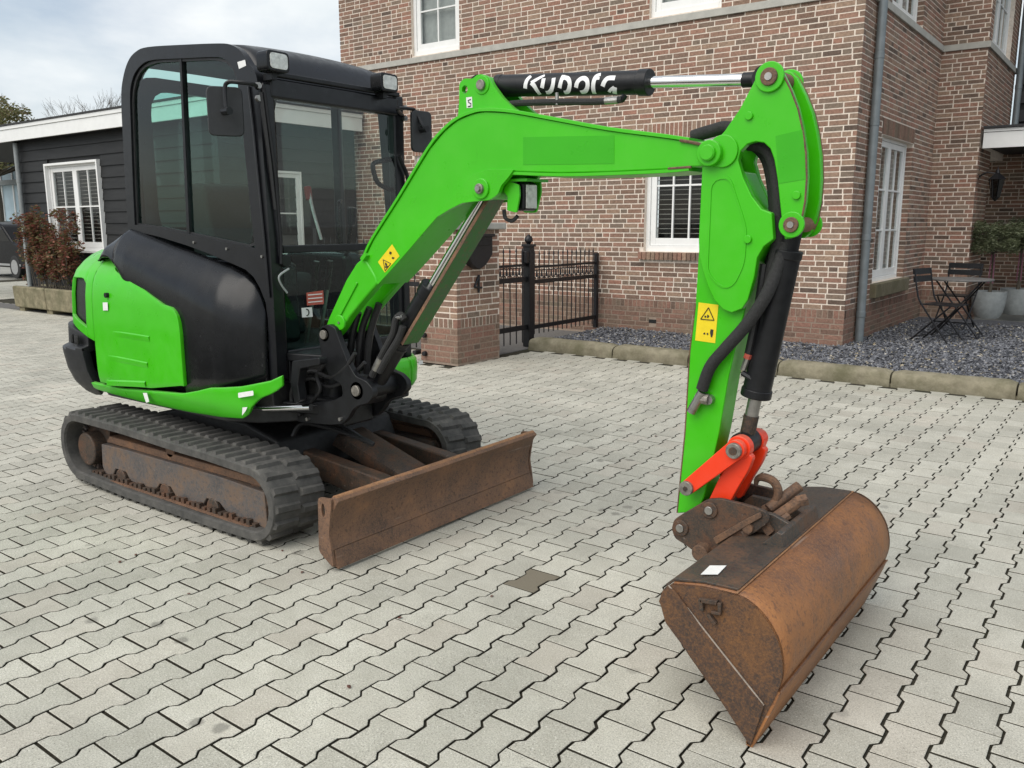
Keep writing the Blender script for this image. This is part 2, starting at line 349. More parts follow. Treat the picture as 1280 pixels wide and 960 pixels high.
def copy_tree(o, parent=None, delta=(0, 0, 0)):
    c = o.copy(); col.objects.link(c)
    if parent: c.parent = parent; WPOS[c.name] = WPOS[o.name]+Vector(delta)
    else: WPOS[c.name] = WPOS[o.name]+Vector(delta); c.location = WPOS[c.name]
    for ch in o.children: copy_tree(ch, c, delta)
    return c
def arc(c, r, a0, a1, n):
    return [(c[0]+r*math.cos(math.radians(a0+(a1-a0)*i/n)), c[1]+r*math.sin(math.radians(a0+(a1-a0)*i/n))) for i in range(n+1)]
def resample(loop, n, closed=True):
    P = loop+[loop[0]] if closed else loop; L = [0]
    for p, q in zip(P, P[1:]): L.append(L[-1]+math.dist(p, q))
    res = []; k = 0
    for i in range(n):
        t = L[-1]*i/(n if closed else n-1)
        while k < len(L)-2 and L[k+1] < t: k += 1
        f = (t-L[k])/max(1e-9, L[k+1]-L[k]); res.append(tuple(a+(b-a)*f for a, b in zip(P[k], P[k+1])))
    return res
def spline(P, n=6):
    P = [Vector(p) for p in P]; o = []
    for i in range(len(P)-1):
        a, b, c, d = P[max(i-1, 0)], P[i], P[i+1], P[min(i+2, len(P)-1)]
        for k in range(n):
            t = k/n; o.append(.5*((2*b)+(c-a)*t+(2*a-5*b+4*c-d)*t*t+(3*b-3*c+d-a)*t**3))
    o.append(P[-1]); return o
def interp(x, pts):
    if x <= pts[0][0]: return pts[0][1]
    for (a, b), (c, d) in zip(pts, pts[1:]):
        if x <= c: return b+(d-b)*(x-a)/(c-a)
    return pts[-1][1]
def rounded(poly, r, n=4):
    o = []; m = len(poly)
    for i in range(m):
        p = Vector(poly[i]); a = Vector(poly[i-1])-p; b = Vector(poly[(i+1) % m])-p
        k = min(r, a.length*.48, b.length*.48); A = p+a.normalized()*k; B = p+b.normalized()*k
        for j in range(n+1):
            t = j/n; o.append(tuple((1-t)**2*A+2*t*(1-t)*p+t*t*B))
    return o
CAMP = Vector((0, 0, 1.4804)); CRT = Matrix(CR).transposed(); FPX = cam.lens/36*1280
def px(p):
    d = CRT @ (Vector(p)-CAMP)
    return (640+FPX*d.x/-d.z, 480-FPX*d.y/-d.z) if d.z < -.01 else (-9999, -9999)

# ------------------------------------------------------------------ ground, pavement
g = MB(); g.add([(-500,-500,-.03),(500,-500,-.03),(500,500,-.03),(-500,500,-.03)], [(0,1,2,3)])
g.build('ground', 'far_ground', smooth=None, kind='structure')
pav = MB().add([(-26,-4,-.011),(7.5,-4,-.011),(7.5,8.34,-.011),(-6.2,8.34,-.011),(-6.2,12.5,-.011),(-26,12.5,-.011)], [(0,1,2,3,4,5)]).build('pavement', 'joint_sand', smooth=None, kind='structure', fix=False)
PW, PB = .1401, .2
LU, LV = .058 + .1525/2, .168            # a column centre and a straight joint, found from the photo
wE, wW, hl = .0759, .0559, .0958
OUT = [(-wE,-hl),(wE,-hl),(wE,-.0615),(wW,-.039),(wW,.039),(wE,.0615),(wE,hl),(-wE,hl),(-wE,.0615),(-wW,.039),(-wW,-.039),(-wE,-.0615)]
def paver_geo(jit=0, rng=None):
    P = [(x+(rng.uniform(-jit, jit) if rng else 0), y+(rng.uniform(-jit, jit) if rng else 0)) for x, y in OUT]
    ins = []
    n = len(P)
    for i in range(n):
        a = Vector(P[i-1]); p = Vector(P[i]); b = Vector(P[(i+1) % n]); d1 = (p-a).normalized(); d2 = (b-p).normalized()
        nn_ = (Vector((-d1.y, d1.x))+Vector((-d2.y, d2.x))); nn_ = nn_/max(.4, nn_.dot(Vector((-d1.y, d1.x)))); ins.append(p+nn_*.0016)
    vs = [(p.x, p.y, 0) for p in ins]+[(x, y, -.0018) for x, y in P]+[(x, y, -.03) for x, y in P]
    fs = [list(range(n))]+[(i+n, (i+1) % n+n, (i+1) % n, i) for i in range(n)]+[(i+2*n, (i+1) % n+2*n, (i+1) % n+n, i+n) for i in range(n)]
    return vs, fs
pavers = []
for i in range(int(-25/PW), int(6.8/PW)):
    cx = LU+i*PW
    for j in range(-15, 66):
        cy = LV+PB/2+j*PB+(i % 2)*PB/2
        if cy > (8.19 if cx > -6.0 else 7.45 if cx > -19 else 12.3) or (cx > -6.42 and cx < -5.75 and cy > 6.73): continue
        x, y = px((cx, cy, 0)); D = math.hypot(cx, cy)
        m = 1900/max(D, 1.5)
        if D > 2.2 and (x < -m or x > 1280+m or y > 960+m or y < 300): continue
        if x < -9000 and D > 2.2: continue
        pavers.append((D, cx, cy, x, y))
pavers.sort()
def free(x, y):   # not hidden by the machine
    return not (80 < x < 665 and 300 < y < 700) and not (822 < x < 1120 and 600 < y < 930 and abs((y-765)-(x-970)*-.62) < 150)
def inview(x, y): return -12 < x < 1292 and y < 972
near = [p for p in pavers if free(p[3], p[4]) and inview(p[3], p[4])][:300]; nearset = set(p[1:3] for p in near)
bx, by = min(((p[1], p[2]) for p in pavers), key=lambda q: math.dist(px((q[0], q[1], 0)), (667, 722)))
pme = []
for k in range(8):
    vs, fs = paver_geo(.0012, R); me = bpy.data.meshes.new('paver'); me.from_pydata(vs, [], fs); me.materials.append(M['paver']); me.materials.append(M['joint_sand']); me.polygons.foreach_set('material_index', [0]*13+[1]*12); pme.append(me)
nearset.add((bx, by))
for cx, cy in sorted(nearset, key=lambda q: math.hypot(*q)):
    o = bpy.data.objects.new('paver', R.choice(pme)); col.objects.link(o); setp(o, pav, (cx+R.uniform(-.001, .001), cy+R.uniform(-.001, .001), R.uniform(-.0012, .0006)))
    o.rotation_euler = (R.uniform(-.0035, .0035), R.uniform(-.0035, .0035), R.uniform(-.004, .004)+(math.pi if R.random() < .5 else 0))
    if (cx, cy) == (bx, by):
        o.data = o.data.copy(); o.data.materials[0] = M['paver_brown']; o['label'] = 'single dark brown paver among the grey ones'
fld = MB(); fmat = []
geos = [paver_geo(.0012, R) for _ in range(8)]
for D, cx, cy, x, y in pavers:
    if (cx, cy) in nearset: continue
    vs, fs = R.choice(geos); dz = R.uniform(-.0012, .0006); tx, ty = R.uniform(-.0035, .0035), R.uniform(-.0035, .0035)
    pass
    fld.add([(cx+a, cy+b, c+dz+a*tx+b*ty) for a, b, c in vs], fs, R.random()); fmat += ([0]*13+[1]*12)[:len(fs)]
fo_ = fld.build('paver_field', ['paver', 'joint_sand'], pav, smooth=None, kind='stuff', fix=False)
fo_.data.polygons.foreach_set('material_index', fmat)

# ------------------------------------------------------------------ kerb and gravel
kerb = MB().box((-5.98, 8.32, -.03), (7.4, 8.50, .02)).build('kerb', 'kerb_stone', kind='structure', smooth=None)
ks = [-5.97]+[p[0] for p in [(-4.799,8.164),(-3.871,8.353),(-2.900,8.318),(-1.840,8.388),(-0.822,8.300)]]+[.3, 1.45, 2.6, 3.75, 4.9, 6.05, 7.2]
for k in range(len(ks)-1):
    a, b = ks[k]+.008, ks[k+1]-.008; n = 14; rows = []
    prof = [(8.30,-.02),(8.300,.075),(8.312,.112),(8.345,.135),(8.40,.143),(8.47,.140),(8.515,.128),(8.53,.10),(8.53,-.02)]
    for i in range(n+1):
        t = a+(b-a)*i/n; e = min(t-a, b-t); q = 1-max(0, (.05-e)/.05)**2*.14
        rows.append([(t, 8.41+(y-8.41)*(1-(1-q)*.5)+mnoise.noise((t*3, y*9, z*9))*.008, z*q+mnoise.noise((t*5, y*7, 3+z*7))*.006) for y, z in prof])
    mb = MB().grid(rows); mb.add(rows[0], [list(range(len(prof)))]); mb.add(rows[-1], [list(range(len(prof)))]); mb.build('kerb_block', 'kerb_stone', kerb, smooth=50)
bed = MB()
nx, ny = 66, 36
def gz_(x, y): return .082+mnoise.noise((x*.8, y*.8, 0))*.022
bed.grid([[(-6.05+(13.4*i/nx), 8.50+(5.75*j/ny), gz_(-6.05+13.4*i/nx, 8.5+5.75*j/ny)-.012) for j in range(ny+1)] for i in range(nx+1)])
gb = bed.build('gravel_bed', 'slate_bed', kind='structure', smooth=60)
ch = MB(); OCT = [(1,0,0),(-1,0,0),(0,1,0),(0,-1,0),(0,0,1),(0,0,-1)]; OF = [(0,2,4),(2,1,4),(1,3,4),(3,0,4),(2,0,5),(1,2,5),(3,1,5),(0,3,5)]
cnt = 0
while cnt < 29000:
    x = R.uniform(-5.98, 3.2); y = R.uniform(8.51, 13.6)
    if x < -2.83 and y > 10.12: continue
    X, Y = px((x, y, .09))
    if not (540 < X < 1560): continue
    if y > 11.5 and R.random() < .35: continue
    s = R.uniform(.010, .024)*(1.25 if R.random() < .2 else 1); M3 = Matrix.Rotation(R.uniform(0, 6.3), 3, 'Z') @ Matrix.Rotation(R.gauss(0, .45), 3, 'X') @ Matrix.Rotation(R.gauss(0, .45), 3, 'Y')
    z = gz_(x, y)+R.uniform(-.004, .014)
    ch.add([Vector((x, y, z))+M3 @ Vector((a*s*R.uniform(.7, 1.3), b*s*R.uniform(.5, .9), c*s*R.uniform(.25, .5))) for a, b, c in OCT], OF, R.random()); cnt += 1
ch.build('slate_chips', 'slate', gb, smooth=None, kind='stuff', fix=False)
MB().box((-8.3, 7.6, -.02), (-6.0, 14, -.005)).build('garden_path', 'asphalt_strip', smooth=None, kind='structure')
MB().add([(-24.5, 6.95, .0035), (-13.2, 6.95, .0035), (-13.2, 7.42, .0035), (-24.5, 7.42, .0035)], [(0,1,2,3)]).build('gutter_strip', 'asphalt_strip', smooth=None, kind='structure')

# ------------------------------------------------------------------ house
HV, HU, PIT = 10.15, -2.80, .0628
house = thing('brick_house', (-6, 12, 0), 'two-storey brown brick house with white windows behind the excavator', 'house')
BR = []       # (lo, hi, material) world boxes of every brick
def wallface(kind, c, s0, s1, zz0, zz1, opens, proud=.009, mat='brick', head=None, seed=1):
    """kind 'x': face runs along x at y=c looking to -y; kind 'y': face runs along y at x=c looking to +x"""
    rg = random.Random(seed); zc = zz0
    def put(a, b, z0, z1, m):
        if kind == 'x': BR.append(((a, c, z0), (b, c+.06, z1), m))
        else: BR.append(((c-.06, a, z0), (c, b, z1), m))
    while zc < zz1-.03:
        z0, z1 = zc+.0068, zc+PIT-.0068; s = s0-rg.choice([0, .055, .11, .165])
        while s < s1:
            L = .203 if rg.random() < .72 else .097
            a, b = max(s, s0), min(s+L, s1); s += L+.0135
            segs = [(a, b)]
            for (o0, o1, p0, p1) in opens:
                if z1 > p0 and z0 < p1:
                    ns = []
                    for (u0, u1) in segs:
                        if u1 <= o0 or u0 >= o1: ns.append((u0, u1))
                        else:
                            if u0 < o0: ns.append((u0, o0))
                            if u1 > o1: ns.append((o1, u1))
                    segs = ns
            for (u0, u1) in segs:
                if u1-u0 > .02: put(u0+rg.uniform(0, .002), u1-rg.uniform(0, .002), z0+rg.uniform(-.0015, .0015), z1+rg.uniform(-.0015, .0015), mat)
        zc += PIT
def soldiers(kind, c, s0, s1, z0, z1, mat='brick', dy=0):
    n_ = max(1, round((s1-s0)/.0628)); pt = (s1-s0)/n_
    for k_ in range(n_):
        s = s0+k_*pt; a, b = s+.0055, s+pt-.0055
        if k_ == n_-1: b = s1
        if kind == 'x': BR.append(((a, c-dy, z0+.004), (b, c+.06, z1-.004), mat))
        else: BR.append(((c-.06, a, z0+.004), (c+dy, b, z1-.004), mat))
ZP, ZS, ZSB, ZT = .492, 4.01, 3.925, 5.75
WIN_F = [(-9.50, -8.54, 4.03, 5.45), (-5.42, -4.46, 4.03, 5.45), (-5.42, -4.46, 1.13, 2.55), (-9.50, -8.54, 1.13, 2.55)]
WIN_S = [(11.25, 12.90, .745, 2.545), (11.25, 12.90, 4.03, 5.45)]
vent = [[(-5.312,0.196)][0][0], [(-5.204,0.139)][0][0]]
opF = WIN_F+[(a-.045, b+.045, 2.545, 2.745) for a, b, p, q in WIN_F if p < 2]+[(a-.062, b+.062, 1.02, 1.13) for a, b, p, q in WIN_F if p < 2]
opS = WIN_S+[(11.215, 12.935, 2.545, 2.745), (11.185, 12.965, .56, .745)]
UL = -11.1; B2V, B2U = 14.20, -2.20
wallface('x', HV, UL, HU, ZP, ZSB, opF, seed=2); wallface('x', HV, UL, HU, ZS, ZT, opF, seed=3)
wallface('y', HU, HV+.008, B2V, ZP, ZSB, opS, seed=4); wallface('y', HU, HV+.008, B2V, ZS, ZT, opS, seed=5)
wallface('x', B2V, HU, B2U, ZP, ZSB, [], seed=6); wallface('x', B2V, HU, B2U, ZS, ZT, [], seed=7)
W2S = (14.45, 16.3, 4.03, 5.45)
wallface('y', B2U, B2V+.008, 17.0, 2.8, ZSB, [], seed=8); wallface('y', B2U, B2V+.008, 17.0, ZS, ZT, [W2S], seed=9); wallface('y', B2U, B2V+.008, 15.3, ZP, 2.56, [], seed=18)
wallface('x', 16.6, B2U-.2, -1.62, .1, 2.62, [], seed=19)
soldiers('x', HV, UL, HU, .395, ZP, 'brick_base'); soldiers('y', HU, HV+.008, B2V, .395, ZP, 'brick_base'); soldiers('x', B2V, HU, B2U, .395, ZP, 'brick_base')
ob = [(vent[0], vent[1], .19, .24)]
wallface('x', HV, UL, HU, .018, .40, ob, mat='brick_base', seed=10); wallface('y', HU, HV+.008, B2V, .018, .40, [(11.2, 12.95, .56, .745)], mat='brick_base', seed=11); wallface('x', B2V, HU, B2U, .018, .40, [], mat='brick_base', seed=12); wallface('y', B2U, B2V+.008, 15.3, .018, .49, [], mat='brick_base', seed=20)
for a, b, p, q in WIN_F:
    if p < 2: soldiers('x', HV, a-.04, b+.04, 2.548, 2.745); soldiers('x', HV, a-.06, b+.06, 1.025, 1.128, dy=.05)
soldiers('y', HU, 11.22, 12.93, 2.548, 2.745, 'brick_base')
for k in range(90):
    z = ZP+k*PIT
    if .74 < z < 2.5 or 4.02 < z < 5.4: BR.append(((HU-.098, 12.896, z+.0068), (HU-.003, 12.95, z+PIT-.0068), 'brick'))
def cells(s0, s1, z0, z1, opens):
    S = sorted({s0, s1, *[o[0] for o in opens], *[o[1] for o in opens]}); Zs = sorted({z0, z1, *[o[2] for o in opens], *[o[3] for o in opens]})
    for a, b in zip(S, S[1:]):
        for c, d in zip(Zs, Zs[1:]):
            m = ((a+b)/2, (c+d)/2)
            if not any(o[0] < m[0] < o[1] and o[2] < m[1] < o[3] for o in opens) and a >= s0-1e-6 and b <= s1+1e-6: yield a, b, c, d
core = MB()
for a, b, c, d in cells(UL+.01, HU-.0035, ZP, ZT, WIN_F): core.box((a, HV+.003, c), (b, HV+.30, d))
for a, b, c, d in cells(HV+.30, B2V+.1, ZP, ZT, WIN_S): core.box((HU-.30, a, c), (HU-.003, b, d))
core.box((HU-.2, B2V+.003, ZP), (B2U-.0032, B2V+.3, ZT))
for a, b, c, d in cells(B2V+.3, 17.0, 2.5, ZT, [W2S]): core.box((B2U-.3, a, c), (B2U-.003, b, d))
core.box((B2U-.3, B2V+.3, ZP), (B2U-.003, 15.3, 2.5)); core.box((B2U-.25, 16.61, .05), (-1.63, 16.9, 2.62))
core.box((UL+.008, HV+.3, ZP), (UL+.3, 17, ZT))
wall = core.build('wall', 'mortar', house, smooth=None)
pl_ = MB().box((UL+.01, HV+.003, -.02), (HU-.0035, HV+.3, ZP-.001)).box((HU-.3, HV+.301, -.02), (HU-.003, B2V+.1, ZP-.001)).box((HU-.2, B2V+.003, -.02), (B2U-.0032, B2V+.31, ZP-.001)).box((B2U-.3, B2V+.311, -.02), (B2U-.003, 15.3, ZP-.001))
plinth = pl_.build('plinth', 'mortar_base', house, smooth=None)
MB().box((vent[0], HV-.002, .192), (vent[1], HV+.05, .238)).build('air_vent', 'dark_room', house, smooth=None)
unit = {}
for m in ('brick', 'brick_base'):
    me = bpy.data.meshes.new('brick'); q = MB().box((-.5,-.5,-.5), (.5,.5,.5)); me.from_pydata(q.v, [], q.f); me.materials.append(M[m]); unit[m] = me
def bcen(b): return tuple((p+q)/2 for p, q in zip(b[0], b[1]))
def lay_bricks(lst, parent, limit, hidden, stuffname, stuffparents):
    cand = []
    for k, b in enumerate(lst):
        X, Y = px(bcen(b))
        if 0 < X < 1280 and 0 < Y < 960 and not hidden(X, Y): cand.append(((Vector(bcen(b))-CAMP).length*(1 if max(b[1][0]-b[0][0], 0) > .15 else 1.12), k))
    cand.sort(); single = {k for _, k in cand[:limit]}; rest = {}
    for k, b in enumerate(lst):
        if k in single:
            o = bpy.data.objects.new('brick', unit[b[2]]); col.objects.link(o); setp(o, parent, bcen(b)); o.scale = tuple(q-p for p, q in zip(b[0], b[1]))
        else: rest.setdefault(b[2], MB()).box(b[0], b[1], R.random())
    for m, mb in rest.items(): mb.build('brickwork', m, stuffparents[m], smooth=None, kind='stuff', fix=False)
lay_bricks(BR, wall, 300, lambda X, Y: 840 < X < 1062 and not (1024 < X < 1060) or X < 680, 'brickwork', {'brick': wall, 'brick_base': plinth})
# string course
st = MB().box((UL-.02, HV-.03, ZSB), (HU+.03, HV+.1, ZS)).build('string_course', 'concrete_light', house, bevel=.004)
MB().box((HU-.05, HV+.1005, ZSB), (HU+.03, B2V-.0305, ZS)).build('string_course', 'concrete_light', house, bevel=.004)
MB().box((HU-.05, B2V-.03, ZSB), (B2U+.03, B2V+.05, ZS)).build('string_course', 'concrete_light', house, bevel=.004)
MB().box((B2U-.05, B2V+.0505, ZSB), (B2U+.03, 17.02, ZS)).build('string_course', 'concrete_light', house, bevel=.004)
rm = MB().box((UL-.35, HV-.35, ZT), (HU+.3, 17.3, ZT+.2)); rm.box((HU+.3005, B2V-.35, ZT), (B2U+.35, 17.3, ZT+.2))
rm.add([(UL-.35, HV-.35, ZT+.2), (HU+.3, HV-.35, ZT+.2), (HU+.3, 17.3, ZT+.2), (UL-.35, 17.3, ZT+.2), (UL+3, 13.7, ZT+3), (HU-3, 13.7, ZT+3)], [(0,1,5,4),(1,2,5),(2,3,4,5),(3,0,4)])
rm.build('roof', 'roof_felt', house, smooth=None)
def window(parent, kind, c, s0, s1, z0, z1, setback, cols, rows_, style, fw_=.06, name='window', mull=None, frm=.035):
    """casement window: outer frame with glazing bars as sub-parts; kind as in wallface"""
    sgn = 1 if kind == 'x' else -1; dep = c+setback*sgn
    def b(a, b_, p, q, d0, d1):
        lo, hi = sorted((dep+d0*sgn, dep+d1*sgn))
        return ((a, lo, p), (b_, hi, q)) if kind == 'x' else ((lo, a, p), (hi, b_, q))
    f = MB(); fr = frm
    f.box(*b(s0, s0+fr, z0, z1, -.015, .06)); f.box(*b(s1-fr, s1, z0, z1, -.015, .06)); f.box(*b(s0+fr, s1-fr, z1-fr, z1, -.015, .06)); f.box(*b(s0+fr, s1-fr, z0, z0+fr*1.4, -.02, .06))
    fo = f.build(name, 'white_paint', parent, smooth=None, bevel=.003)
    i0, i1, j0, j1 = s0+fr+.003, s1-fr-.003, z0+fr*1.4+.003, z1-fr-.003
    s_ = MB(); cs = mull or [i0, i1]
    for u0, u1 in zip(cs, cs[1:]):
        s_.box(*b(u0, u0+fw_, j0, j1, .0, .045)); s_.box(*b(u1-fw_, u1, j0, j1, .0, .045)); s_.box(*b(u0+fw_, u1-fw_, j1-fw_, j1, .0, .045)); s_.box(*b(u0+fw_, u1-fw_, j0, j0+fw_*1.25, .0, .045))
    s_.build('sash', 'white_paint', fo, smooth=None, bevel=.003)
    for u0, u1 in zip(cs, cs[1:]):
        a, b_, p, q = u0+fw_, u1-fw_, j0+fw_*1.25, j1-fw_
        for i in range(1, cols): u = a+(b_-a)*i/cols; MB().box(*b(u-.011, u+.011, p, q, .008, .038)).build('glazing_bar', 'white_paint', fo, smooth=None, bevel=.002)
        for r_ in rows_: z = p+(q-p)*r_; MB().box(*b(a, b_, z-.011, z+.011, .0065, .0395)).build('glazing_bar', 'white_paint', fo, smooth=None, bevel=.002)
        zs = [p]+[p+(q-p)*r_ for r_ in rows_]+[q]; us = [a+(b_-a)*i/cols for i in range(cols+1)]
        for x0, x1 in zip(us, us[1:]):
            for y0, y1 in zip(zs, zs[1:]): MB().box(*b(x0+.002, x1-.002, y0+.002, y1-.002, .020, .025)).build('pane', 'window_glass', fo, smooth=None)
    if style == 'curtain': MB().box(*b(i0+.01, i1-.01, j0, j1, .09, .10)).build('curtain', 'curtain', fo, smooth=None)
    else:
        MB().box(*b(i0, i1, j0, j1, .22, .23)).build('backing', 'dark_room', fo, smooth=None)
        n = int((j1-j0)/.062); proto = None
        for k in range(n):
            z = j0+.03+k*.062
            if proto is None:
                m_ = MB(); lo, hi = b(i0+.01, i1-.01, z-.004, z+.004, .075, .11)
                m_.box(lo, hi); proto = m_.build('blind_slat', 'slat', fo, smooth=None)
            else: copy_tree(proto, fo, (0, 0, 0)).location.z += k*.062
    return fo
for a, b, p, q in WIN_F: window(house, 'x', HV, a, b, p, q, .07 if p > 3 else .075, 2 if p > 3 else 3, [.42] if p > 3 else [.60], 'curtain' if p > 3 else 'slats', .075, frm=.055)
for a, b, p, q in WIN_S: window(house, 'y', HU, a, b, p, q, .10, 2, [.33, .66], 'curtain', .07, mull=[a+.04, (a+b)/2, b-.04])
window(house, 'y', B2U, *W2S, .08, 2, [.5], 'curtain', .07, mull=[W2S[0]+.04, (W2S[0]+W2S[1])/2, W2S[1]-.04])
sm = MB().box((HU-.12, 11.19, .565), (HU+.075, 12.96, .742)).build('window_sill', 'sill_stone', house, bevel=.012)

# porch roof on the right of the house
porch = thing('porch_roof', (-.5, 15.5, 2.5), 'white flat porch roof projecting from the right end of the brick house', 'porch')
MB().box((B2U+.035, 14.25, 2.545), (3.0, 14.30, 2.765)).build('fascia', 'white_paint', porch, smooth=None, bevel=.004)
MB().box((B2U+.035, 14.235, 2.77), (3.0, 14.30, 2.815)).build('fascia_strip', 'white_paint', porch, smooth=None, bevel=.004)
MB().box((B2U+.03, 14.20, 2.82), (3.02, 17.0, 2.85)).build('roof_edge', 'roof_felt', porch, smooth=None)
MB().box((B2U+.02, 14.305, 2.60), (3.0, 17.0, 2.815)).build('soffit', 'black_board', porch, smooth=None)
MB().box((2.6, 14.4, 0), (2.75, 14.55, 2.6)).build('post', 'white_paint', porch, smooth=None)
back = thing('porch_wall', (0, 17, 0), 'dark glazed entrance wall in shade under the porch roof', 'wall')
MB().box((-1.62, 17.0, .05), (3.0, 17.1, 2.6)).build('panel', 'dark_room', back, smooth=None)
MB().box((-1.3, 16.95, .1), (-1.2, 17.0, 2.3)).box((-.3, 16.95, .1), (-.2, 17.0, 2.3)).box((-1.199, 16.95, 2.2), (-.301, 17.0, 2.3)).build('door_frame', 'frame_dark', back, smooth=None)
MB().box((-1.2, 16.97, .1), (-.3, 16.985, 2.2)).build('door_pane', 'car_glass', back, smooth=None)
def downpipe(name, x, y, z0, z1, r, label, rings, mat='zinc'):
    t = thing(name, (x, y, z0), label, 'downpipe')
    MB().cyl((x, y, z0), (x, y, z1), r, n=18).build('pipe', mat, t)
    for z in rings: MB().cyl((x, y, z-.035), (x, y, z+.035), r*1.10, n=18).build('collar', mat, t, bevel=.004)
    return t
zc = [z for _, z in [(10.198,2.525),(10.287,3.044),(10.496,0.503),(10.308,1.612)]]
downpipe('downpipe', HU+.06, 10.62, .07, 5.74, .05, 'grey zinc downpipe at the near corner of the brick house', [.42, 1.32, 2.62, 3.35])
an = thing('slate_gable', (0, 17.2, 2.85), 'dark slate-clad gable wall rising behind the porch roof', 'wall')
MB().box((B2U+.05, 17.15, 2.86), (4.5, 17.4, 6.6)).build('wall', 'frame_dark', an, smooth=None)
for k in range(24):
    for m_ in range(9):
        x = B2U+.06+m_*.255+(k % 2)*.127
        MB().prism([(17.10, 2.87+k*.15), (17.145, 2.87+k*.15), (17.148, 3.06+k*.15), (17.135, 3.06+k*.15)], x, x+.25, 'x').build('slate', 'roof_felt', an, smooth=None)
downpipe('downpipe', B2U+.09, 16.85, 2.85, 5.74, .05, 'grey zinc downpipe on the far right corner above the porch roof', [3.7])
downpipe('downpipe', -1.57, 16.35, .07, 2.6, .05, 'grey zinc downpipe standing under the porch roof', [1.9, .9])

# ------------------------------------------------------------------ lanterns
def lantern(x, y, z, label):
    t = thing('wall_lantern', (x, y, z), label, 'lantern', 'black wall lanterns at the porch')
    MB().box((x-.02, y-.05, z-.12), (x, y+.05, z+.16)).build('wall_plate', 'iron', t, bevel=.01)
    MB().tube(spline([(x, y, z+.02), (x+.10, y, z+.08), (x+.22, y, z+.06)], 5), .012, 8).build('bracket', 'iron', t)
    cx = x+.24
    MB().cyl((cx, y, z-.28), (cx, y, z-.02), .055, .095, 6).build('lamp_glass', 'car_glass', t, smooth=None)
    MB().cyl((cx, y, z-.02), (cx, y, z+.07), .13, .03, 6).cyl((cx, y, z+.07), (cx, y, z+.12), .035, .02, 8).cyl((cx, y, z+.12), (cx, y, z+.17), .012, .004, 8).build('lamp_roof', 'iron', t, smooth=30)
    fr = MB()
    for k in range(6):
        a = k*math.pi/3; fr.cyl((cx+.056*math.cos(a), y+.056*math.sin(a), z-.28), (cx+.097*math.cos(a), y+.097*math.sin(a), z-.02), .006, n=5)
    fr.cyl((cx, y, z-.33), (cx, y, z-.28), .012, .058, 6); fr.build('cage', 'iron', t, smooth=None)
lantern(B2U, 14.40, 2.13, 'black wall lantern on the brick corner under the porch, left of the two')
lantern(-1.62, 16.05, 2.02, 'black wall lantern deeper under the porch at the right picture edge')

# ------------------------------------------------------------------ gate pillar, letter box, number
pil = thing('gate_pillar', (-6.085, 7.185, 0), 'square brick gate pillar with stone cap and letter box behind the boom', 'pillar')
PX0, PX1, PY0, PY1, PTOP = -6.35, -5.82, 6.82, 7.55, 1.43
pc = MB().box((PX0+.003, PY0+.003, .401), (PX1-.003, PY1-.003, PTOP)).build('pillar_core', 'mortar', pil, smooth=None)
pcb = MB().box((PX0+.003, PY0+.003, 0), (PX1-.003, PY1-.003, .40)).build('pillar_base', 'mortar_base', pil, smooth=None)
save = BR; BR = []
for z0, z1, m in ((.018, .40, 'brick_base'), (.50, PTOP, 'brick')):
    wallface('x', PY0, PX0, PX1, z0, z1, [], mat=m, seed=31)
    wallface('y', PX1, PY0+.062, PY1, z0, z1, [], mat=m, seed=32)
soldiers('x', PY0, PX0, PX1, .40, .50, 'brick_base'); soldiers('y', PX1, PY0+.062, PY1, .40, .50, 'brick_base')
for b in BR:
    o = bpy.data.objects.new('brick', unit[b[2]]); col.objects.link(o); setp(o, pil, bcen(b)); o.scale = tuple(q-p for p, q in zip(b[0], b[1]))
BR = save
MB().box((PX0-.06, PY0-.06, PTOP+.002), (PX1+.06, PY1+.06, PTOP+.075)).build('cap_stone', 'concrete_light', pil, bevel=.012)
# letter box: shield-shaped cast box on the +x face
LB = [(6.906,1.368),(7.310,1.380),(7.308,1.168),(7.195,1.061),(7.085,1.015),(6.966,1.070),(6.902,1.163)]
lb = thing('letter_box', (PX1+.05, LB[4][0], LB[4][1]), 'black shield-shaped letter box on the brick pillar', 'letter box')
MB().prism(LB, PX1+.002, PX1+.10, 'x').build('box', 'iron', lb, bevel=.008)
y0, y1 = LB[0][0], LB[1][0]; zt = LB[0][1]
MB().box((PX1+.06, y0-.015, zt-.012), (PX1+.125, y1+.015, zt+.02)).build('lid', 'iron', lb, bevel=.006)
MB().box((PX1+.098, y0+.03, zt-.10), (PX1+.112, y1-.03, zt-.045)).build('flap', 'black_metal', lb, bevel=.004)
N4 = [(7.175,0.949),(7.098,0.824),(7.221,0.813),(7.175,0.949),(7.168,0.760)]
nb = MB()
for a, b in ((0, 1), (1, 2), (3, 4)):
    p, q = N4[a], N4[b]; nb.cyl((PX1+.013, *p), (PX1+.013, *q), .012, n=6)
nb.build('house_number', 'iron', None, label='black metal house number 4 on the brick pillar under the letter box', cat='house number')

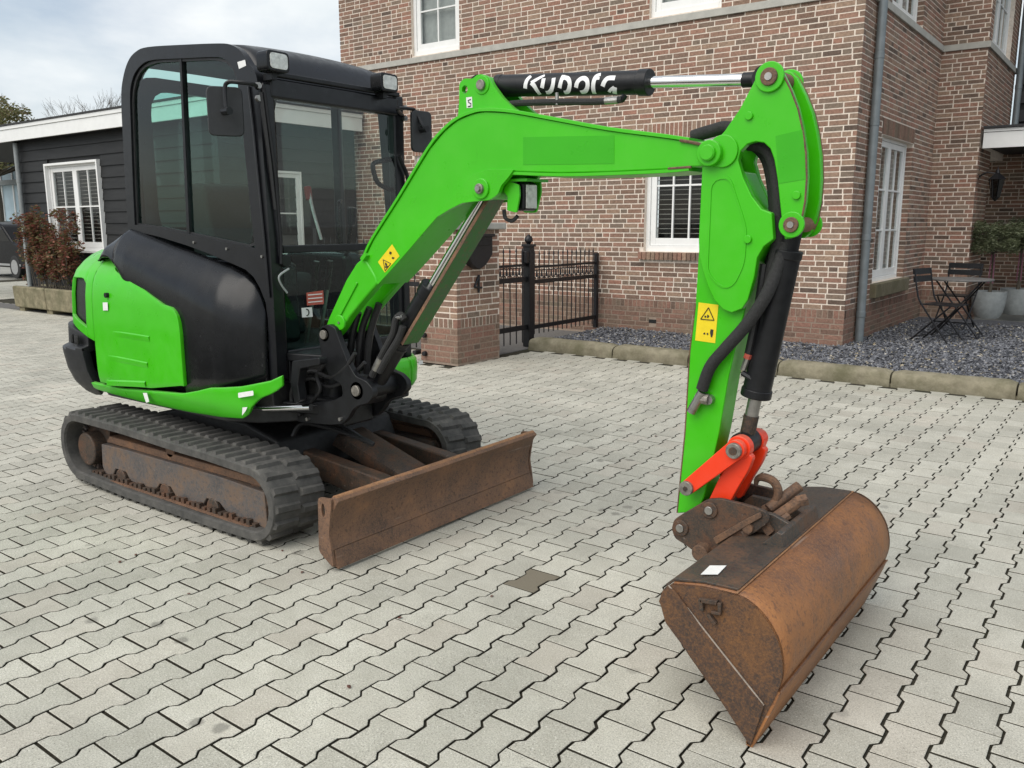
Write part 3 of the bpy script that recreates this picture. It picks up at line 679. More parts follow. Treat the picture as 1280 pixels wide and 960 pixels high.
# ------------------------------------------------------------------ iron gate and fence
def bars(parent, x, ys, z0, z1):
    p = None
    for y in ys:
        if p is None:
            p = MB().cyl((x, y, z0), (x, y, z1), .0075, n=6).cyl((x, y, z1), (x, y, z1+.06), .013, .001, 6).build('bar', 'iron', parent); y0 = y
        else: copy_tree(p, parent).location.y += y-y0
def scroll(x, y, z, s, up=1):
    pts = []
    for sg in (-1, 1):
        pts.append([(x, y+sg*s*(.1+.42*math.sin(a*.9)), z+up*s*(.5-.5*math.cos(a*1.15))) for a in [k*.33 for k in range(11)]])
    return pts
fen = thing('iron_fence', (-6.1, 9.3, 0), 'black wrought iron fence panel with tall post between gate and brick house', 'fence')
MB().box((-6.15, 8.45, 0), (-6.05, 8.55, 1.22)).box((-6.165, 8.435, 1.2205), (-6.035, 8.565, 1.25)).build('post', 'iron', fen, bevel=.004)
fb = MB(); 
for k in range(12): 
    a = math.pi*k/11
fb.tube([(-6.1, 8.5, 1.25+.115*k/10) for k in range(11)], [.03*math.sin(.5+k*.26)+.022*(1 if 2 < k < 9 else .4) for k in range(11)], 10); fb.build('finial', 'iron', fen)
ysf = [8.62+k*.106 for k in range(14)]
bars(fen, -6.1, ysf, .14, 1.12)
MB().box((-6.115, 8.552, .205), (-6.085, 10.06, .255)).build('rail', 'iron', fen); MB().box((-6.115, 8.552, .765), (-6.085, 10.06, .815)).build('rail', 'iron', fen); MB().box((-6.11, 8.552, .955), (-6.09, 10.06, .985)).build('rail', 'iron', fen)
MB().box((-6.125, 10.06, .08), (-6.075, 10.11, 1.10)).build('end_post', 'iron', fen)
def scrolls(parent, ys, z):
    p = None
    for k, y in enumerate(ys):
        if p is None:
            m_ = MB()
            for pts in scroll(-6.1, y, z, .11): m_.tube(pts, .006, 5)
            m_.cyl((-6.1, y, z+.02), (-6.1, y, z+.125), .016, .004, 6); p = m_.build('scroll', 'iron', parent); y0 = y
        else: copy_tree(p, parent).location.y += y-y0
scrolls(fen, [y+.053 for y in ysf[:-1]], .825)
gate = thing('iron_gate', (-6.1, 8.0, 0), 'narrow black wrought iron gate leaf between brick pillar and post', 'gate')
ysg = [7.62+k*.125 for k in range(7)]
bars(gate, -6.1, ysg, .06, 1.16)
MB().box((-6.115, 7.60, .215), (-6.085, 8.448, .275)).build('rail', 'iron', gate); MB().box((-6.115, 7.60, .80), (-6.085, 8.448, .86)).build('rail', 'iron', gate); MB().box((-6.11, 7.60, .985), (-6.09, 8.448, 1.015)).build('rail', 'iron', gate)
scrolls(gate, [y+.06 for y in ysg[:-1]], .865)
MB().box((-6.13, 8.38, 1.02), (-6.05, 8.449, 1.17)).build('lock_case', 'iron', gate, bevel=.015)
dg = thing('driveway_gate', (-6.6, 6.95, 0), 'black iron driveway gate leaf left of the brick pillar, behind the boom cylinder', 'gate')
x0 = -6.37
for k in range(16):
    x = x0-.08-k*.115
    if k == 0: p0 = MB().cyl((x, 7.1, .1), (x, 7.1, 1.28), .0075, n=6).cyl((x, 7.1, 1.28), (x, 7.1, 1.34), .013, .001, 6).build('bar', 'iron', dg)
    else: copy_tree(p0, dg).location.x += -k*.115
for z in (.2, .80, .99): MB().box((x0-1.9, 7.085, z), (x0-.1, 7.115, z+.05)).build('rail', 'iron', dg)
MB().box((x0-.10, 7.06, .05), (x0-.03, 7.14, 1.35)).build('frame_post', 'iron', dg); MB().box((x0-1.97, 7.06, .0), (x0-1.9, 7.14, 1.45)).build('frame_post', 'iron', dg)
hg = MB().box((-6.39, 6.98, .12), (-6.30, 7.1, .30))
for a, b in ((-6.42, .1), (-6.42, .3), (-6.28, .1), (-6.28, .3)): hg.cyl((a+.0, 6.78, b), (a, 6.99, b), .028, n=8)
hg.build('hinge', 'iron', dg, bevel=.006)

# ------------------------------------------------------------------ black shed
shed = thing('timber_shed', (-14, 8.5, 0), 'black weatherboard shed with white fascia and white window at the left', 'shed')
SX0, SX1, SY = -17.05, -10.80, 7.50
WS = (-15.86, -14.12, 1.07, 2.52)
MB().box((SX0+.03, SY+.05, 0), (WS[0], SY+.2, 3.0)).box((WS[1], SY+.05, 0), (SX1-.03, SY+.2, 3.0)).box((WS[0], SY+.05, 0), (WS[1], SY+.2, WS[2])).box((WS[0], SY+.05, WS[3]), (WS[1], SY+.2, 3.0)).box((SX1-.2, SY+.201, 0), (SX1-.03, HV-.02, 3.0)).box((SX0+.03, SY+.201, 0), (SX0+.2, 12, 3.0)).build('wall', 'black_board', shed, smooth=None)
def board(name, a, b, z, kind, c):
    h = .197
    if kind == 'x': prof = [(c+.045, z), (c+.005, z), (c+.028, z+h), (c+.045, z+h)]; MB().prism(prof, a, b, 'x').build('weatherboard', 'black_board', shed, smooth=None)
    else: prof = [(c-.045, z), (c-.005, z), (c-.028, z+h), (c-.045, z+h)]; MB().prism(prof, a, b, 'y').build('weatherboard', 'black_board', shed, smooth=None)
for k in range(16):
    z = .05+k*.185
    if z+.19 < WS[2] or z > WS[3]: board('b', SX0, SX1, z, 'x', SY)
    else: board('b', SX0, WS[0]-.04, z, 'x', SY); board('b', WS[1]+.04, SX1, z, 'x', SY)
    board('b', SY+.055, HV-.05, z, 'y', SX1)
MB().box((SX0-.02, SY-.012, 0), (SX0+.09, SY+.045, 3.0)).build('corner_board', 'black_board', shed, smooth=None)
MB().box((SX1-.09, SY-.010, 0), (SX1+.012, SY+.05, 3.0)).build('corner_board', 'black_board', shed, smooth=None)
MB().box((-22.5, 7.30, 2.985), (SX1+.20, 7.335, 3.19)).build('fascia', 'white_paint', shed, smooth=None, bevel=.004)
MB().box((-22.5, 7.285, 3.193), (SX1+.215, 7.335, 3.255)).build('fascia_strip', 'white_paint', shed, smooth=None, bevel=.004)
MB().box((SX1+.165, 7.336, 2.985), (SX1+.20, HV-.04, 3.19)).build('fascia', 'white_paint', shed, smooth=None, bevel=.004)
MB().box((SX1+.165, 7.336, 3.193), (SX1+.215, HV-.04, 3.255)).build('fascia_strip', 'white_paint', shed, smooth=None, bevel=.004)
MB().box((-22.5, 7.27, 3.258), (SX1+.23, HV-.03, 3.285)).build('roof', 'roof_felt', shed, smooth=None)
MB().box((-22.5, 7.336, 3.0), (SX1+.164, HV-.05, 3.25)).build('soffit', 'black_board', shed, smooth=None)
rv = MB(); a, b, p, q = WS
rv.box((a-.04, SY-.05, p-.04), (a, SY+.10, q+.04)).box((b, SY-.05, p-.04), (b+.04, SY+.10, q+.04)).box((a, SY-.05, q), (b, SY+.10, q+.04)).box((a, SY-.06, p-.04), (b, SY+.10, p))
rv.build('window_surround', 'white_paint', shed, smooth=None, bevel=.004)
window(shed, 'x', SY, a, b, p, q, .03, 2, [.5], 'slats', .07, mull=[a+.038, (a+b)/2, b-.038])
window(shed, 'y', SX1, 8.05, 8.95, 1.0, 2.3, -.012, 2, [.5], 'curtain', .06)
sp = downpipe('downpipe', SX0+.2, SY-.06, .03, 2.97, .042, 'grey plastic downpipe at the left corner of the black shed', [2.30, 1.35], 'pot_grey')

# stone trough and red shrub
tr = thing('stone_trough', (-15.1, 7.15, 0), 'mossy rectangular stone trough at the foot of the black shed', 'trough')
T0, T1 = -16.25, -13.9
mb = MB()
for a, b in ((T0, (T0+T1)/2-.01), ((T0+T1)/2+.01, T1)):
    m_ = MB().prism([(6.88, .07), (6.86, .44), (6.95, .445), (6.97, .38), (7.33, .38), (7.35, .445), (7.44, .44), (7.42, .07)], a, b, 'x'); m_.build('trough_block', 'trough_stone', tr, bevel=.025, seg=3)
for x in (T0+.15, (T0+T1)/2, T1-.15): MB().box((x-.1, 6.93, 0), (x+.1, 7.38, .069)).build('foot', 'trough_stone', tr)
MB().box((T0+.03, 6.975, .381), (T1-.03, 7.325, .415)).build('soil', 'soil', tr, smooth=None)
def leafcloud(mb, blobs, n, size, rg, flat=.5, asp=.45):
    for c, r in blobs:
        for _ in range(int(n*r[0]*r[1]*r[2]*r[3] if len(r) > 3 else n)):
            while True:
                d = Vector((rg.uniform(-1, 1), rg.uniform(-1, 1), rg.uniform(-1, 1)))
                if .25 < d.length < 1: break
            p = Vector(c)+Vector((d.x*r[0], d.y*r[1], d.z*r[2])); s = size*rg.uniform(.6, 1.3)
            q = Matrix.Rotation(rg.uniform(0, 6.28), 3, 'Z') @ Matrix.Rotation(rg.gauss(.3, .7), 3, 'X') @ Matrix.Rotation(rg.uniform(-.8, .8), 3, 'Y')
            mb.add([p+q @ Vector(v) for v in ((-s, 0, 0), (0, -s*asp, s*.12), (s, 0, 0), (0, s*asp, s*.12))], [(0, 1, 2, 3)], rg.random())
def shrub(name, label, cat, base, stems, h, rg, mat, n, size, blobr, twig=.008):
    t = thing(name, base, label, cat); st = MB(); lf = MB(); bl = []
    for k in range(stems):
        a = rg.uniform(0, 6.28); sx, sy = (rg.uniform(-1, 1)*blobr[3], rg.uniform(-1, 1)*.08); hh = h*rg.uniform(.45, 1)
        p0 = Vector(base)+Vector((sx, sy, 0)); p1 = p0+Vector((math.cos(a)*.12, math.sin(a)*.08, hh*.55)); p2 = p0+Vector((math.cos(a)*.25, math.sin(a)*.12, hh))
        st.tube(spline([p0, p1, p2], 4), [twig*(1-.7*i/8) for i in range(9)], 5)
        for f in (.35, .5, .65, .8, .95):
            c = p0.lerp(p2, f)+Vector((rg.gauss(0, .07), rg.gauss(0, .05), rg.gauss(0, .04))); bl.append((c, (blobr[0]*rg.uniform(.6, 1.2), blobr[1]*rg.uniform(.6, 1.2), blobr[2]*rg.uniform(.6, 1.2))))
    st.build('stems', 'bark', t); leafcloud(lf, bl, n, size, rg); lf.build('foliage', mat, t, smooth=None, fix=False); return t
shrub('red_shrub', 'red-leaved shrub growing in the stone trough by the shed', 'shrub', (-15.35, 7.15, .41), 36, 1.42, random.Random(3), 'leaf_red', 50, .036, (.13, .11, .11, .85))
shrub('red_shrub', 'tall slim red climber at the left corner of the black shed', 'shrub', (-17.3, 7.75, .0), 7, 2.0, random.Random(5), 'leaf_red', 40, .035, (.12, .10, .14, .12))

# dark car beyond the shed
def car(x, y, L, Wd, label):
    t = thing('parked_car', (x-L/2, y, 0), label, 'car')
    prof = [(0, .30), (0, .78), (-.08, .92), (-.85, 1.02), (-1.45, 1.52), (-1.8, 1.62), (-3.2, 1.64), (-3.9, 1.5), (-4.3, 1.05), (-4.4, .8), (-4.4, .32)]
    k = L/4.4; prof = [(x+a*k, z) for a, z in prof]
    MB().prism(rounded(prof, .12), y-Wd/2, y+Wd/2, 'y').build('body', 'car_paint', t, bevel=.06, seg=3)
    for s in (-1, 1):
        yy = y+s*(Wd/2+.004)
        wp = [(x-1.0*k, 1.06), (x-1.5*k, 1.48), (x-2.3*k, 1.54), (x-2.3*k, 1.06)]; MB().prism(wp, yy-.004, yy+.004, 'y').build('side_window', 'car_glass', t, smooth=None)
        wp = [(x-2.38*k, 1.06), (x-2.38*k, 1.54), (x-3.2*k, 1.55), (x-3.75*k, 1.42), (x-3.9*k, 1.08)]; MB().prism(wp, yy-.004, yy+.004, 'y').build('side_window', 'car_glass', t, smooth=None)
        MB().box((x-.06, y+s*(Wd/2-.45)-.0, .68), (x+.015, y+s*(Wd/2-.08), .80)).build('headlight', 'lamp_lens', t, bevel=.02)
        MB().box((x-L+.5, y+s*Wd/2-.012, .36), (x-.5, y+s*Wd/2+.012, .42)).build('sill_trim', 'alloy', t)
        for wx in (x-.85*k, x-3.55*k):
            wl = MB().cyl((wx, y+s*(Wd/2-.2), .33), (wx, y+s*(Wd/2+.015), .33), .33, n=24).build('wheel', 'tyre', t, bevel=.03)
            MB().cyl((wx, y+s*(Wd/2+.012), .33), (wx, y+s*(Wd/2+.022), .33), .21, n=20).build('rim', 'alloy', wl)
    MB().prism([(y-.6, 1.06), (y+.6, 1.06), (y+.5, 1.46), (y-.5, 1.46)], x-1.42*k, x-.92*k, 'x').build('windscreen', 'car_glass', t)
    return t
car(-25.3, 12.1, 4.5, 1.8, 'black parked car at the left picture edge beyond the shed')
nb = thing('panelled_building', (-36, 19, 0), 'pale blue panelled building at the far left edge behind the car', 'building')
MB().box((-46, 18, 0), (-31, 26, 4.2)).build('wall', 'panel_blue', nb, smooth=None)
for k in range(14): MB().box((-46+k*1.15, 17.95, .3), (-45.9+k*1.15, 17.999, 4.1)).build('batten', 'white_paint', nb, smooth=None)
MB().box((-46.4, 17.6, 3.3), (-30.8, 17.94, 3.5)).build('gutter', 'pot_grey', nb, smooth=None)
MB().box((-46.2, 17.7, 4.21), (-30.8, 26.2, 4.4)).build('roof', 'roof_felt', nb, smooth=None)

# trees
def bare_tree(base, h, rg, label, spread=.42, depth=5, trunk=.16, mat='bark'):
    t = thing('bare_tree', base, label, 'tree'); tk = MB(); cr = MB()
    def grow(p, d, L, r, k):
        q = p+d*L; mid = p+d*L*.5+Vector((rg.gauss(0, .03), rg.gauss(0, .03), 0))*L
        (tk if k >= depth-1 else cr).tube([p, mid, q], [r, r*.85, r*.68], 6 if k > 2 else 4)
        if k == 0: return
        n = 3 if k > 1 else 4
        for i in range(n):
            f = rg.uniform(.5, 1) if i else 1; s = p+d*L*f
            nd = (d+Vector((rg.gauss(0, spread), rg.gauss(0, spread), rg.uniform(-.05, .35)))).normalized()
            grow(s, nd, L*rg.uniform(.62, .82), r*.6, k-1)
    grow(Vector(base), Vector((rg.gauss(0, .03), rg.gauss(0, .03), 1)), h*.27, trunk, depth)
    tk.build('trunk', mat, t); cr.build('crown', mat, t, smooth=None); return t
def dirpt(X, D):   # ground point at distance D in the direction of picture column X
    d = Matrix(CR) @ Vector(((X-640)/FPX, .187, -1)); v = Vector((d.x, d.y, 0)).normalized()*D; return (v.x, v.y, 0)
for X, D, h, s, lab in ((146, 40, 8.6, 11, 'bare winter tree rising behind the shed beside the cab'), (205, 46, 8.4, 12, 'bare winter tree with thin top twigs straight behind the cab roof'), (292, 48, 8.9, 13, 'bare winter tree far behind the right half of the cab roof'), (345, 44, 7.4, 14, 'bare winter tree seen through the cab rear window'), (430, 46, 7.2, 15, 'bare winter tree hidden mostly behind cab and shed roof')):
    bare_tree(dirpt(X, D), h, random.Random(s), lab, depth=6, trunk=.085)
rg = random.Random(21); bp = Vector(dirpt(-5, 44))
t = thing('leafy_tree', bp, 'broad olive-green tree at the far left above the shed roof', 'tree')
MB().tube(spline([bp, bp+Vector((.2, .1, 2.5)), bp+Vector((.1, 0, 5))], 4), [.28-.02*i for i in range(9)], 8).build('trunk', 'bark', t)
cr = MB(); bl = []
for k in range(90):
    a = rg.uniform(0, 6.28); r_ = 2.9*math.sqrt(rg.random()); z = 3.6+3.4*(1-(r_/3.5)**2)*rg.uniform(.35, 1)
    bl.append((bp+Vector((r_*math.cos(a), r_*math.sin(a), z)), (.55, .55, .42)))
leafcloud(cr, bl, 230, .085, rg); cr.build('crown', 'leaf_far', t, smooth=None, fix=False)
tw = MB()
for c, _ in bl: tw.tube([bp+Vector((0, 0, 3.5)), (bp+Vector((0, 0, 4.0))).lerp(c, .6), c+Vector((rg.gauss(0, .2), rg.gauss(0, .2), .5))], [.05, .03, .006], 4)
tw.build('branches', 'bark', t, smooth=None)

# ------------------------------------------------------------------ garden chairs, table, pots
def bistro_chair(x, y, z, rot, label):
    t = thing('bistro_chair', (x, y, z), label, 'chair', 'folding bistro chairs beside the house'); c, s = math.cos(rot), math.sin(rot)
    def T(p): return (x+p[0]*c-p[1]*s, y+p[0]*s+p[1]*c, z+p[2])
    for sy in (-.20, .20):
        MB().tube([T(p) for p in spline([(-.24, sy, .86), (-.19, sy, .60), (-.12, sy, .44), (.22, sy, 0)], 5)], .011, 6).build('long_leg', 'iron', t)
        MB().tube([T((.20, sy*.86, .44)), T((-.25, sy*.86, 0))], .011, 6).build('short_leg', 'iron', t)
    for zz, xx in ((.83, -.235), (.74, -.222)):
        b_ = MB(); b_.add([T(p) for p in ((xx-.012, -.22, zz-.035), (xx+.006, -.22, zz-.035), (xx+.006, .22, zz-.035), (xx-.012, .22, zz-.035), (xx-.022, -.22, zz+.035), (xx-.004, -.22, zz+.035), (xx-.004, .22, zz+.035), (xx-.022, .22, zz+.035))], [(0,3,2,1),(4,5,6,7),(0,1,5,4),(1,2,6,5),(2,3,7,6),(3,0,4,7)]).build('back_slat', 'iron', t, smooth=None)
    for k in range(5):
        xx = -.15+k*.083; MB().add([T(p) for p in ((xx, -.19, .44), (xx+.07, -.19, .44), (xx+.07, .19, .44), (xx, .19, .44), (xx, -.19, .453), (xx+.07, -.19, .453), (xx+.07, .19, .453), (xx, .19, .453))], [(0,3,2,1),(4,5,6,7),(0,1,5,4),(1,2,6,5),(2,3,7,6),(3,0,4,7)]).build('seat_slat', 'iron', t, smooth=None)
    MB().tube([T((.16, -.2, .09)), T((.16, .2, .09))], .009, 6).build('stretcher', 'iron', t); MB().tube([T((-.20, -.17, .05)), T((-.20, .17, .05))], .009, 6).build('stretcher', 'iron', t)
    return t
CHP = [(-2.162,11.023),(-1.992,11.882),(-1.737,11.593)]
bistro_chair(CHP[0][0]+.16, CHP[0][1]+.22, .085, -.25, 'black folding bistro chair standing nearest the downpipe')
bistro_chair(CHP[1][0]-.10, CHP[1][1]+.95, .085, -1.75, 'black folding bistro chair behind the little table')
tx, ty, tz = CHP[2][0]-.16, CHP[2][1]+.30, .085
tb = thing('bistro_table', (tx, ty, tz), 'small round dark bistro table on crossed legs on the gravel', 'table')
MB().cyl((tx, ty, tz+.70), (tx, ty, tz+.722), .36, n=40).build('tabletop', 'tabletop', tb, bevel=.006)
for s in (-1, 1):
    MB().tube([(tx+.27, ty+s*.2, tz), (tx-.25, ty+s*.2, tz+.70)], .011, 6).build('leg', 'iron', tb); MB().tube([(tx-.27, ty+s*.17, tz), (tx+.25, ty+s*.17, tz+.70)], .011, 6).build('leg', 'iron', tb)
MB().tube([(tx+.24, ty-.2, tz+.04), (tx+.24, ty+.2, tz+.04)], .009, 6).build('stretcher', 'iron', tb); MB().tube([(tx-.24, ty-.17, tz+.04), (tx-.24, ty+.17, tz+.04)], .009, 6).build('stretcher', 'iron', tb)
def potted_olive(x, y, z, label_p, label_t, seed, ht):
    rg = random.Random(seed)
    p = thing('planter', (x, y, z), label_p, 'planter', 'grey planters at the porch')
    pr = [(.155, 0), (.20, .08), (.225, .2), (.235, .34), (.237, .40), (.215, .40), (.212, .35)]
    mb = MB(); n = 28
    mb.grid([[(x+r*math.cos(2*math.pi*k/n), y+r*math.sin(2*math.pi*k/n), z+h) for r, h in pr] for k in range(n+1)]); mb.cyl((x, y, z), (x, y, z+.01), .155, n=28); mb.build('pot', 'pot_grey', p, smooth=40)
    MB().cyl((x, y, z+.33), (x, y, z+.352), .212, n=24).build('soil', 'soil', p)
    t = thing('olive_tree', (x, y, z+.35), label_t, 'tree')
    MB().tube(spline([(x, y, z+.34), (x+.02, y, z+.7), (x-.01, y+.01, z+ht-.1)], 4), [.028-.0014*i for i in range(9)], 8).build('trunk', 'bark', t)
    tw = MB(); bl = []
    for k in range(44):
        a = rg.uniform(0, 6.28); r_ = .38*math.sqrt(rg.random()); c = (x+r_*math.cos(a), y+r_*math.sin(a), z+ht+rg.uniform(-.12, .26)); bl.append((c, (.10, .10, .09)))
        tw.tube([(x, y, z+ht-.15), c], [.008, .003], 4)
    tw.build('branches', 'bark', t, smooth=None); lf = MB(); leafcloud(lf, bl, 150, .026, rg, asp=.30); lf.build('crown', 'leaf_olive', t, smooth=None, fix=False)
    rb = MB()
    for s in (-1, 1):
        a = rg.uniform(-.5, .5); rb.add([(x+s*.02, y-.04, z+.95), (x+s*.02+.016, y-.045, z+.95), (x+s*.03+.014, y-.06, z+.52), (x+s*.03, y-.055, z+.52)], [(0, 1, 2, 3)])
    rb.build('ribbon', 'ribbon', t, smooth=None, solid=.002)
PT = [(-1.815,14.415),(-1.715,16.796)]
potted_olive(PT[0][0]-.12, PT[0][1]+.16, .08, 'grey round planter beside the bistro table', 'small olive standard tree with pink ribbons beside the bistro table', 41, 1.12)
potted_olive([(-1.663,0.238)][0][0], 15.4, .08, 'grey round planter cut by the right picture edge', 'small olive standard tree at the right picture edge', 42, 1.15)
rg = random.Random(77)
dk = thing('dark_shrub', (-1.05, 15.6, .05), 'dark evergreen shrub in the shade behind the right planter', 'shrub')
lf = MB(); leafcloud(lf, [((-1.05+rg.uniform(-.25, .5), 15.9+rg.uniform(-.2, .3), .5+rg.uniform(0, 1.2)), (.25, .22, .25)) for _ in range(16)], 130, .035, rg); lf.build('foliage', 'leaf_dark', dk, smooth=None, fix=False)
MB().tube([(-1.05, 15.9, .05), (-1.0, 15.9, 1.4)], .02, 6).build('stems', 'bark', dk)

# fallen leaves
LP = [(-3.587,1.919),(-3.086,2.348),(-2.813,2.239),(-2.785,2.462),(-3.564,1.831),(-2.700,5.313),(-2.166,2.175),(-3.013,1.819),(-1.570,5.729),(-1.953,1.718),(-2.002,2.536)]
LEAFL = ["dry leaf on the pavers in front of the near track's rear half", 'dry leaf close to the front end of the near track', "dry reddish leaf between the near track and the dozer blade's left end", 'dry leaf just under the left end of the dozer blade', 'tiny dry leaf left of the other one beside the near track', 'dry leaf on the open pavers between blade and arm, far side', 'dry leaf in the open foreground below the dozer blade', 'dry leaf in the left foreground, lower than the track', 'dry leaf on the pavers right of the bucket, far side', 'dry leaf lowest in the picture, in the middle foreground', 'dry leaf next to the single brown paver']
for k, (x, y) in enumerate(LP):
    rg = random.Random(90+k); s = rg.uniform(.008, .016); a = rg.uniform(0, 6.28); m_ = MB()
    pts = [(0, -1, 0), (.55, -.4, .25), (.5, .3, .35), (0, 1, .1), (-.5, .3, .3), (-.55, -.4, .2), (0, 0, .05)]
    m_.add([(x+s*(p[0]*math.cos(a)-p[1]*math.sin(a)), y+s*(p[0]*math.sin(a)+p[1]*math.cos(a)), .003+s*p[2]) for p in pts], [(6, 0, 1), (6, 1, 2), (6, 2, 3), (6, 3, 4), (6, 4, 5), (6, 5, 0)])
    m_.build('fallen_leaf', 'dry_leaf', None, smooth=60, solid=.0008, label=LEAFL[k], cat='leaf', group='fallen leaves on the pavement')

# ================================================================== excavator (drives towards +x, boom plane at y = 2.78)
from mathutils.geometry import tessellate_polygon
EX = thing('mini_excavator', (-4.09, 3.07, 0), 'green and black mini excavator with cab, dozer blade and wide ditching bucket', 'excavator')
def holed(mb, outer, holes, a0, a1, axis='y'):
    def mp(p, a): return (p[0], a, p[1]) if axis == 'y' else (a, p[0], p[1]) if axis == 'x' else (p[0], p[1], a)
    loops = [outer]+holes; tri = tessellate_polygon([[Vector((p[0], p[1], 0)) for p in l] for l in loops]); allp = [p for l in loops for p in l]; n = len(allp)
    fs = [tuple(t) for t in tri]+[tuple(i+n for i in reversed(t)) for t in tri]; b = 0
    for l in loops:
        m = len(l); fs += [(b+i, b+(i+1) % m, b+(i+1) % m+n, b+i+n) for i in range(m)]; b += m
    return mb.add([mp(p, a0) for p in allp]+[mp(p, a1) for p in allp], fs)
def smoothpoly(P, n=4):
    m = len(P); o = []
    for i in range(m):
        a, b, c, d = (Vector(P[(i+k) % m]) for k in (-1, 0, 1, 2))
        for k in range(n):
            t = k/n; o.append(tuple(.5*((2*b)+(c-a)*t+(2*a-5*b+4*c-d)*t*t+(3*b-3*c+d-a)*t**3)))
    return o
def pin(parent, x, z, y0, y1, r, cap=True, mat='pin_steel', name='pin', boss=None, bmat='green'):
    if boss: MB().cyl((x, y0+.012, z), (x, y1-.012, z), boss, n=28).build('boss', bmat, parent, bevel=.004)
    o = MB().cyl((x, y0, z), (x, y1, z), r, n=20).build(name, mat, parent, bevel=.003)
    return o

# ---------------- tracks
def lug_mesh():
    me = bpy.data.meshes.new('lug'); q = MB()
    q.add([(-.027,-.072,0),(.022,-.072,0),(.034,.072,0),(-.015,.072,0),(-.015,-.066,.021),(.011,-.066,.021),(.021,.060,.021),(-.005,.060,.021)], [(0,3,2,1),(4,5,6,7),(0,1,5,4),(1,2,6,5),(2,3,7,6),(3,0,4,7)])
    me.from_pydata(q.v, [], q.f); me.materials.append(M['rubber']); return me
LUG = lug_mesh()
def track(y0, y1, outward, label):
    yc = (y0+y1)/2
    loop = arc((-4.858, .228), .185, 270, 90, 18)+[(-4.6,.412),(-4.35,.410),(-4.1,.402),(-3.85,.394),(-3.6,.390)]+arc((-3.258, .205), .172, 97, -90, 18)+[(-3.6,.026),(-4.0,.026),(-4.4,.028)]
    loop = resample(loop, 96); n = len(loop)
    nrm = []
    for i in range(n):
        a, b = Vector(loop[i-1]), Vector(loop[(i+1) % n]); d = (b-a).normalized(); nrm.append(Vector((-d.y, d.x)))    # outward for this winding
    if (nrm[0].dot(Vector(loop[0])-Vector((-4.1, .2)))) < 0: nrm = [-v for v in nrm]
    mb = MB(); rows = []
    for i in list(range(n))+[0]:
        p = Vector(loop[i]); q = nrm[i]
        sec = [(-.036, y0+.012), (-.030, y0), (.005, y0), (.012, y0+.010), (.012, y1-.010), (.005, y1), (-.030, y1), (-.036, y1-.012), (-.036, y0+.012)]
        rows.append([((p+q*d).x, yy, (p+q*d).y) for d, yy in sec])
    mb.grid(rows); T = mb.build('track', 'rubber', EX, smooth=40); T['label'] = label
    for k in range(56):
        for s in (-1, 1):
            f = (k+(.25 if s > 0 else -.25))/56*n; i = int(f) % n; p = Vector(loop[i]).lerp(Vector(loop[(i+1) % n]), f % 1); q = nrm[i].lerp(nrm[(i+1) % n], f % 1).normalized()
            o = bpy.data.objects.new('lug', LUG); col.objects.link(o); setp(o, T, ((p+q*.006).x, yc+s*.072, (p+q*.006).y))
            Xa = Vector((q.y, 0, -q.x)); Za = Vector((q.x, 0, q.y)); Ya = Za.cross(Xa)
            if s > 0: Xa, Ya = -Xa, -Ya
            o.rotation_euler = Matrix((Xa, Ya, Za)).transposed().to_euler()
    gt = MB()
    for k in range(60):
        f = k/60*n; i = int(f) % n; p = Vector(loop[i])-nrm[i]*.036; q = nrm[i]; d = Vector((q.y, -q.x))
        for s in (-.035, .035): gt.add([((p+d*a-q*b).x, yc+s+c, (p+d*a-q*b).y) for a, b, c in ((-.012,0,-.012),(.012,0,-.012),(.012,0,.012),(-.012,0,.012),(-.005,.03,-.006),(.005,.03,-.006),(.005,.03,.006),(-.005,.03,.006))], [(0,3,2,1),(4,5,6,7),(0,1,5,4),(1,2,6,5),(2,3,7,6),(3,0,4,7)])
    gt.build('guide_teeth', 'track_steel', T, smooth=None)
    MB().box((-4.78, y0+.03, .0645), (-3.32, y1-.03, .070)).build('caked_dirt', 'rust_blade', T, smooth=None)
    lk_ = MB()
    for k in range(34):
        x = -4.80+k*.0455; lk_.box((x-.013, yc-outward*.105, .066), (x+.013, yc-outward*.05, .086+.006*((k*7) % 3)))
    lk_.build('track_links', 'rust_dark', T, smooth=None, kind='stuff')
    ya, yb = sorted((yc-outward*.082, yc+outward*.10)); face = yc+outward*-.085
    fr = [(-4.715,.255),(-4.45,.262),(-3.6,.262),(-3.235,.247),(-3.225,.06),(-3.30,.075),(-3.42,.075),(-3.55,.09),(-3.60,.125),(-3.71,.125),(-3.75,.075),(-3.98,.075),(-4.03,.125),(-4.13,.125),(-4.18,.08),(-4.43,.085),(-4.47,.13),(-4.58,.13),(-4.62,.08),(-4.70,.08),(-4.725,.12)]
    MB().prism(fr, ya, yb).build('track_frame', 'track_steel', T, bevel=.006)
    MB().prism([(-4.70,.263),(-3.28,.258),(-3.32,.30),(-4.66,.305)], yc-.06, yc+.09).build('frame_top', 'rust_blade', T, bevel=.006)
    for x in (-4.525, -4.08, -3.655): MB().cyl((x, yc-.088, .088), (x, yc+.088, .088), .05, n=18).build('roller', 'rust_dark', T, bevel=.008)
    MB().cyl((-4.86, yc-outward*.10, .205), (-4.86, yc+outward*.12, .205), .098, n=28).build('final_drive', 'rust_dark', T, bevel=.012)
    sp = [(-4.86+(.150+.012*(1 if k % 4 < 2 else -1))*math.cos(k*math.pi/22), .225+(.150+.012*(1 if k % 4 < 2 else -1))*math.sin(k*math.pi/22)) for k in range(44)]
    MB().prism(sp, yc-.02, yc+.02).build('sprocket', 'rust_dark', T)
    MB().cyl((-3.262, yc-.055, .205), (-3.262, yc+.055, .205), .135, n=28).cyl((-3.262, yc-.075, .205), (-3.262, yc+.075, .205), .05, n=16).build('idler', 'rust_dark', T, bevel=.01)
